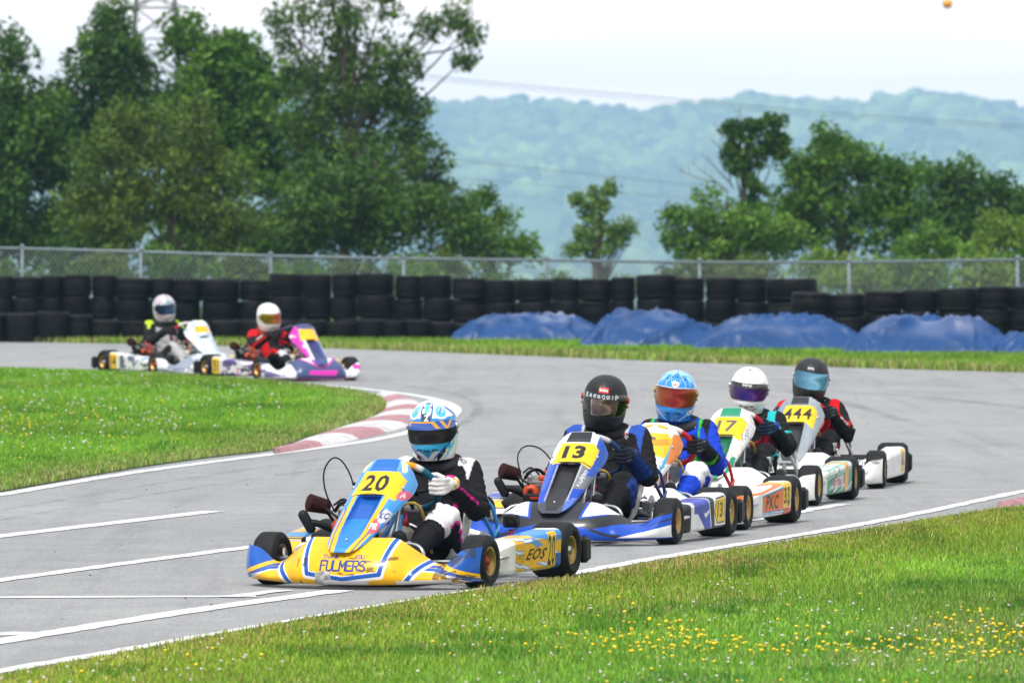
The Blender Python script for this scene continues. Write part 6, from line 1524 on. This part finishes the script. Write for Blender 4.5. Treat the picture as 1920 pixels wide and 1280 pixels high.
make_kart(dict(loc=loc, rotz=rz, label='green and white racing kart number 17 fourth in the row', bump=BUMP_STD, bump_art=bump17, panel=dict(lean=.05,run=.46,y0=-.02), panel_art=panel17, podL_art=podL17, frame=('green_frame',(.008,.15,.09)), stay=('white_stay',(.7,.7,.68)), wheel=((.42,.012,.02),((.70,.66,.66),(.66,.62,.62))), cable=cable_pts(.50)))
CYN = (.03,.48,.52)
def suit17(C, X):
    P, N = X['P'], X['N']; b, t = X['bone'], X['t']
    sp = (np.isin(b,['yoke','uaL','uaR'])) & (N[:,2] > .35) & (np.abs(np.abs(P[:,1]-X['dy'])-.145) < .028); C[sp] = CYN
    C[np.isin(b,['uaL','uaR']) & (np.abs(t-.62-.12*N[:,0]) < .045)] = CYN; C[np.isin(b,['faL','faR']) & (t > .80) & (N[:,2] > .2)] = CYN; C[np.isin(b,['thL','thR','torso']) & (np.abs(N[:,2]-.1) < .10) & (np.abs(N[:,1]) > .6)] = CYN
    pass
    C[np.isin(b,['torso','chestbar']) & (np.abs(P[:,1]-X['dy']) > .10)&(N[:,0]>.2)&(P[:,2] < .42)] = (.25,.012,.03)
def glove17(C, Q): C[:] = (.012,.02,.045); C[Q[:,0] < -.08] = (.03,.03,.30); C[(Q[:,1] > .036)&(np.abs(np.sin(Q[:,2]*140)) < .2)] = (.03,.20,.24); C[Q[:,0] < -.125] = (.3,.5,.6)
def hart17(A):
    ph, z = A.u, A.v; A.where(np.ones(len(ph),bool), (.82,.82,.82)); A.text('Z',(-.05,.085),.16,.010,(.35,.35,.36),-.01,.8); A.line([(-.2,.078),(.12,.080)], .0025, (.5,.5,.5)); A.line([(-1.3,-.088),(0,-.094),(1.3,-.088)], .003, (.5,.5,.5))
def strip17(A): A.where(np.ones(len(A.u),bool), (.012,.012,.013)); A.text('zamp',(-.05,.87),.52,.17,(.85,.85,.85),.022)
def bracestrap(root): pass
make_driver(dict(label='driver in black suit with turquoise bands, white helmet and violet visor', hz=.715, suit=(.013,.014,.016), suit_art=suit17, glove_art=glove17, brace=(.02,.02,.022), yaw=.10, pitch=.10, roll=-.10, dy=.010, seed=7, print=[('SPARCO',(.20,.22,.22),(.75,.35,.3),(-.2,-.7,-.25),.085,.026,(.02,.02,.02),(.72,.72,.72))], sole=(.02,.02,.02), grip=(8,172), helmet=dict(art=hart17, visor=V_PURP, strip=(strip17,.72), vents=[(-.30,-.098,.02),(0,-.102,.022),(.34,-.098,.022),(-.48,-.118,.012),(.48,-.118,.012),(-.40,-.118,.008),(.62,-.112,.010),(-.12,.124,.006),(.12,.124,.006),(0,.126,.006),(-.1,.130,.006),(.1,.130,.006)])), loc, rz)

# ---------- kart 444 : white with smoke grey panel
def bump444(A): A.where(np.ones(len(A.u),bool), (.78,.78,.77)); A.text('444',(.46,.11),.12,.05,(.45,.45,.45),0,.3); scuff(A,9,.34,(.10,.10,.10),20,2,(A.u > .40)&(A.v>.07))
def panel444(A):
    y, w = A.u, A.v; A.where(np.ones(len(y),bool), (.30,.34,.38)); n = fbm(y*6+9,w*4+5,8); A.c = A.c*(.6+.75*n)[:,None]; A.where((y < -.10), (.22,.30,.40))
    A.poly([(-.055,.05),(-.06,.25),(.06,.25),(.055,.05),(.03,.015),(-.03,.015)], (.018,.019,.021)); A.line([(-.066,.05),(-.07,.25)], .008, (.5,.52,.54)); A.poly([(-.06,.38),(-.055,.43),(.055,.43),(.06,.38)], (.02,.02,.022))
    A.poly([(-.118,.258),(-.090,.372),(.090,.372),(.128,.335),(.122,.225),(.07,.262),(-.07,.262)], NUMY); A.text('444',(.0,.320),.19,.072,BLACK,.02); A.line([(-.07,.262),(.07,.262)], .004, (.3,.2,.0))
def podL444(A, s):
    x = -A.u if s > 0 else A.u; z = A.v; A.u = x; A.where(np.ones(len(x),bool), (.78,.78,.77)); A.poly([(.14,.08),(.14,.235),(.29,.245),(.29,.085)], NUMY); A.text('444',(.215,.16),.115,.13,BLACK,.02); A.u = -x if s > 0 else x
loc, rz = place(1644,916,7.8)
make_kart(dict(loc=loc, rotz=rz, label='white racing kart number 444 with smoke grey panel at the end of the row', bump=BUMP_STD, bump_art=bump444, panel=dict(lean=.05,run=.45,y0=-.02,wide=1.06), panel_art=panel444, podL_art=podL444, frame=('dark_red_frame',(.30,.012,.015)), stay=('steel_stay',(.55,.55,.56),.25,.9), wheel=((.45,.012,.02),((.72,.70,.70),(.70,.68,.68))), cable=cable_pts(.48)))
RED = (.55,.010,.014)
def suit444(C, X):
    P, N = X['P'], X['N']; b, t = X['bone'], X['t']
    sp = (np.isin(b,['yoke','uaL','uaR'])) & (N[:,2] > .25) & (np.abs(P[:,1]-X['dy']) > .12) & (np.abs(P[:,1]-X['dy']) < .215); C[sp] = RED; e = (np.isin(b,['yoke','uaL','uaR'])) & (np.abs(np.abs(P[:,1]-X['dy'])-.118) < .008) & (N[:,2] > .2); C[e] = (.7,.7,.7)
    C[np.isin(b,['uaL','uaR']) & (np.abs(t-.80-.1*N[:,0]) < .07)] = RED; C[np.isin(b,['faL','faR']) & (np.abs(N[:,2]-.35) < .22) & (t > .25)] = RED; C[np.isin(b,['faL','faR']) & (np.abs(N[:,2]-.2) < .09) & (t > .35) & (t < .75)] = (.7,.7,.7)
    C[np.isin(b,['torso','chestbar']) & (P[:,2] > .33) & (np.abs(P[:,1]-X['dy']) > .075) & (N[:,0] > .1)] = RED
    C[np.isin(b,['thL','thR']) & (N[:,2] < -.25)] = RED
def glove444(C, Q): C[:] = (.015,.016,.02); C[(Q[:,1] > .036)&(np.abs(np.sin(Q[:,2]*140)) < .22)] = (.12,.14,.18); C[Q[:,0] < -.12] = (.35,.36,.38)
def hart444(A):
    ph, z = A.u, A.v; A.where(np.ones(len(ph),bool), (.020,.021,.023)); A.text('zamp',(-.24,.074),.42,.018,(.80,.80,.80),.022); A.line([(.1,.07),(.5,.10)], .003, (.005,.005,.005)); A.line([(-.1,-.075),(.25,-.12)], .02, (.008,.008,.009))
make_driver(dict(label='driver in black and red suit, satin black helmet and ice blue mirrored visor', hz=.722, suit=(.013,.013,.015), suit_art=suit444, glove_art=glove444, brace=(.018,.018,.02), yaw=.20, pitch=.10, roll=-.14, dy=.010, seed=9, print=[('SPARCO',(.20,.22,.22),(.75,.35,.3),(-.2,-.7,-.25),.085,.026,(.02,.02,.02),(.72,.72,.72))], sole=(.02,.02,.02), lean_y=.02, grip=(18,165), helmet=dict(art=hart444, visor=V_BLUE, matt=True, vents=[(.1,-.105,.022),(-.35,-.1,.02)])), loc, rz)

# ---------- two distant karts
GRY = (.30,.34,.38)
def bumpD1(A):
    A.where(np.ones(len(A.u),bool), (.72,.74,.76)); n = fbm(A.u*9+5,A.v*14+5,18); A.where(n > .56, (.25,.29,.36)); A.where((n < .36), (.70,.66,.12)); A.text('PAROLIN',(-.40,.08),.22,.04,(.08,.08,.1),.02)
def panelD1(A):
    y, w = A.u, A.v; A.where(np.ones(len(y),bool), (.74,.77,.80)); n = fbm(y*14+5,w*12+5,19); A.where(n > .58, (.40,.50,.60)); A.where(n < .34, (.72,.70,.15)); A.poly([(-.09,.30),(-.075,.37),(.075,.37),(.095,.30)], (.88,.44,.01)); A.poly([(-.05,.05),(-.05,.24),(.05,.24),(.05,.05)], (.70,.74,.76))
def podD1(A, s):
    x = -A.u if s > 0 else A.u; A.u = x; z = A.v; A.where(np.ones(len(x),bool), (.72,.73,.72)); n = fbm(x*14+5,z*16+5,20); A.where((n > .52)&(x > -.12)&(x < .24)&(z > .08)&(z<.22), (.12,.14,.17)); A.poly([(-.32,.07),(-.32,.24),(-.18,.24),(-.18,.07)], NUMY); A.text('14',(-.25,.155),.10,.13,BLACK,.03); A.where((x > .12)&(n > .6), (.10,.22,.45)); A.u = -x if s > 0 else x
loc, rz = place(291,705.5,-31, (.52,-.55), 1.1)
make_kart(dict(loc=loc, rotz=rz, scale=1.1, q=.5, label='white grey and yellow kart trailing in the distance by the infield', bump=BUMP_STD, bump_art=bumpD1, panel=dict(lean=.05), panel_art=panelD1, podL_art=podD1, frame=('steel_frame',(.35,.35,.36)), wheel=((.48,.02,.02),((.72,.70,.68),(.70,.68,.66))), cable=cable_pts(.50)))
def suitD1(C, X):
    P, N = X['P'], X['N']; b, t = X['bone'], X['t']; C[np.isin(b,['torso','chestbar']) & (N[:,0] > .1)] = (.36,.37,.39); C[(np.isin(b,['yoke','uaL','uaR'])) & (N[:,2] > .6) & (t<.35) & (np.abs(P[:,1]-X['dy']) > .13)] = (.45,.62,.03); C[np.isin(b,['thL','thR','shL','shR'])] = (.42,.42,.43); C[np.isin(b,['thL','thR'])&(np.abs(N[:,1])>.8)] = (.03,.03,.03)
def gloveD(C, Q): C[:] = (.02,.02,.022)
def hartD1(A):
    ph, z = A.u, A.v; A.where(np.ones(len(ph),bool), (.72,.71,.74)); n = fbm(ph*3+9,z*40+9,23); A.where((n > .55)&(z > .0), (.45,.30,.42)); A.where((n > .56)&(z < -.05), (.50,.30,.38)); A.ell((0,.07),(.3,.03),(.20,.42,.36)); A.where((n < .36), (.30,.32,.45))
make_driver(dict(label='distant driver in black and grey suit with lime shoulders and patterned white helmet', hz=.752, voxel=.012, q=.5, kscale=1.1, suit=(.016,.016,.018), suit_art=suitD1, glove_art=gloveD, brace=(.02,.02,.02), yaw=-.05, pitch=.12, roll=.10, dy=.03, seed=11, sole=(.03,.03,.03), lean_y=-.03, helmet=dict(art=hartD1, visor=V_TEAL)), loc, rz)
PUR = (.24,.02,.40); MAG = (.62,.02,.38); NB = (.035,.06,.22)
def bumpD2(A):
    A.where(np.ones(len(A.u),bool), (.74,.73,.76)); au = np.abs(A.u); n = fbm(A.u*9+15,A.v*14+5,28); A.where(au < .30, (.05,.075,.19)); A.poly([(-.25,.26),(-.05,.15),(.05,.15),(.25,.26),(.12,.26),(0,.20),(-.12,.26)], MAG); A.poly([(-.22,.26),(-.05,.17),(.05,.17),(.22,.26)], (.76,.76,.78)); A.poly([(-.18,.075),(-.15,.12),(.18,.12),(.15,.06)], (.74,.03,.42)); A.where((au > .38)&(n > .62), (.14,.13,.30)); A.where((au > .40)&(n < .30), MAG); A.where(A.v < .035, MAG)
def panelD2(A):
    y, w = A.u, A.v; A.where(np.ones(len(y),bool), NB); n = fbm(y*10+15,w*8+5,29); A.where((y < -.06), (.70,.70,.78)); A.where((y < -.06)&(n > .5), PUR); A.where((y < -.09)&(n < .42), (.66,.03,.42)); A.where((y > .10), (.70,.70,.76)); A.poly([(-.05,.05),(-.05,.25),(.05,.25),(.05,.05)], (.02,.03,.12)); A.poly([(-.11,.255),(-.09,.372),(.09,.372),(.12,.25)], (.90,.48,.01)); A.where((np.abs(y) < .1)&(w > .375), (.05,.06,.16))
def podD2(A, s):
    x = -A.u if s > 0 else A.u; A.u = x; z = A.v; A.where(np.ones(len(x),bool), (.72,.70,.74)); n = fbm(x*12+5,z*16+5,30); A.where((n > .58)&(x > -.15), (.10,.07,.22)); A.where((n < .33)&(x > -.15), MAG); A.poly([(-.32,.07),(-.32,.24),(-.18,.24),(-.18,.07)], NUMY); A.text('31',(-.25,.155),.10,.13,BLACK,.03); A.u = -x if s > 0 else x
loc, rz = place(486,715.5,-30, (.52,-.55), 1.1)
make_kart(dict(loc=loc, rotz=rz, scale=1.1, q=.5, label='navy, magenta and white kart turning in the distance before the tyre barrier', bump=BUMP_STD, bump_art=bumpD2, panel=dict(lean=.05), panel_art=panelD2, podL_art=podD2, frame=('steel_frame',(.35,.35,.36)), rim=GOLD, wheel=((.02,.02,.06),((.05,.05,.09),(.06,.06,.10))), cable=cable_pts(.50)))
def suitD2(C, X):
    P, N = X['P'], X['N']; b, t = X['bone'], X['t']; C[(np.isin(b,['yoke','uaL','uaR'])) & (N[:,2] > .3) & (np.abs(P[:,1]-X['dy']) > .08) & (t < .4)] = RED; C[np.isin(b,['faL','faR','uaL','uaR']) & (np.abs(N[:,2]+.1) < .2)] = RED; C[np.isin(b,['thL','thR']) & (np.abs(N[:,2]-.3) < .25)] = RED; C[np.isin(b,['torso','chestbar']) & (np.abs(P[:,1]-X['dy']-.0) > .07)&(N[:,0]>.3)] = RED
    C[np.isin(b,['faL','faR'])&(t > .4)&(t < .75)&(N[:,2] > .5)] = (.7,.6,.6); C[np.isin(b,['shL','shR'])&(t>.1)&(t<.4)&(N[:,0]>.4)] = (.6,.62,.66)
def hartD2(A): A.where(np.ones(len(A.u),bool), (.82,.82,.82)); A.ell((-.5,.08),(.05,.006),(.4,.4,.4))
make_driver(dict(label='distant driver in black and red suit with plain white helmet and rainbow visor', hz=.685, voxel=.012, q=.5, kscale=1.1, suit=(.014,.014,.016), suit_art=suitD2, glove_art=gloveD, brace=(.3,.02,.02), yaw=.12, pitch=.16, roll=.10, dy=.03, seed=13, sole=(.03,.03,.03), lean_y=-.03, helmet=dict(art=hartD2, visor=V_RAIN)), loc, rz)
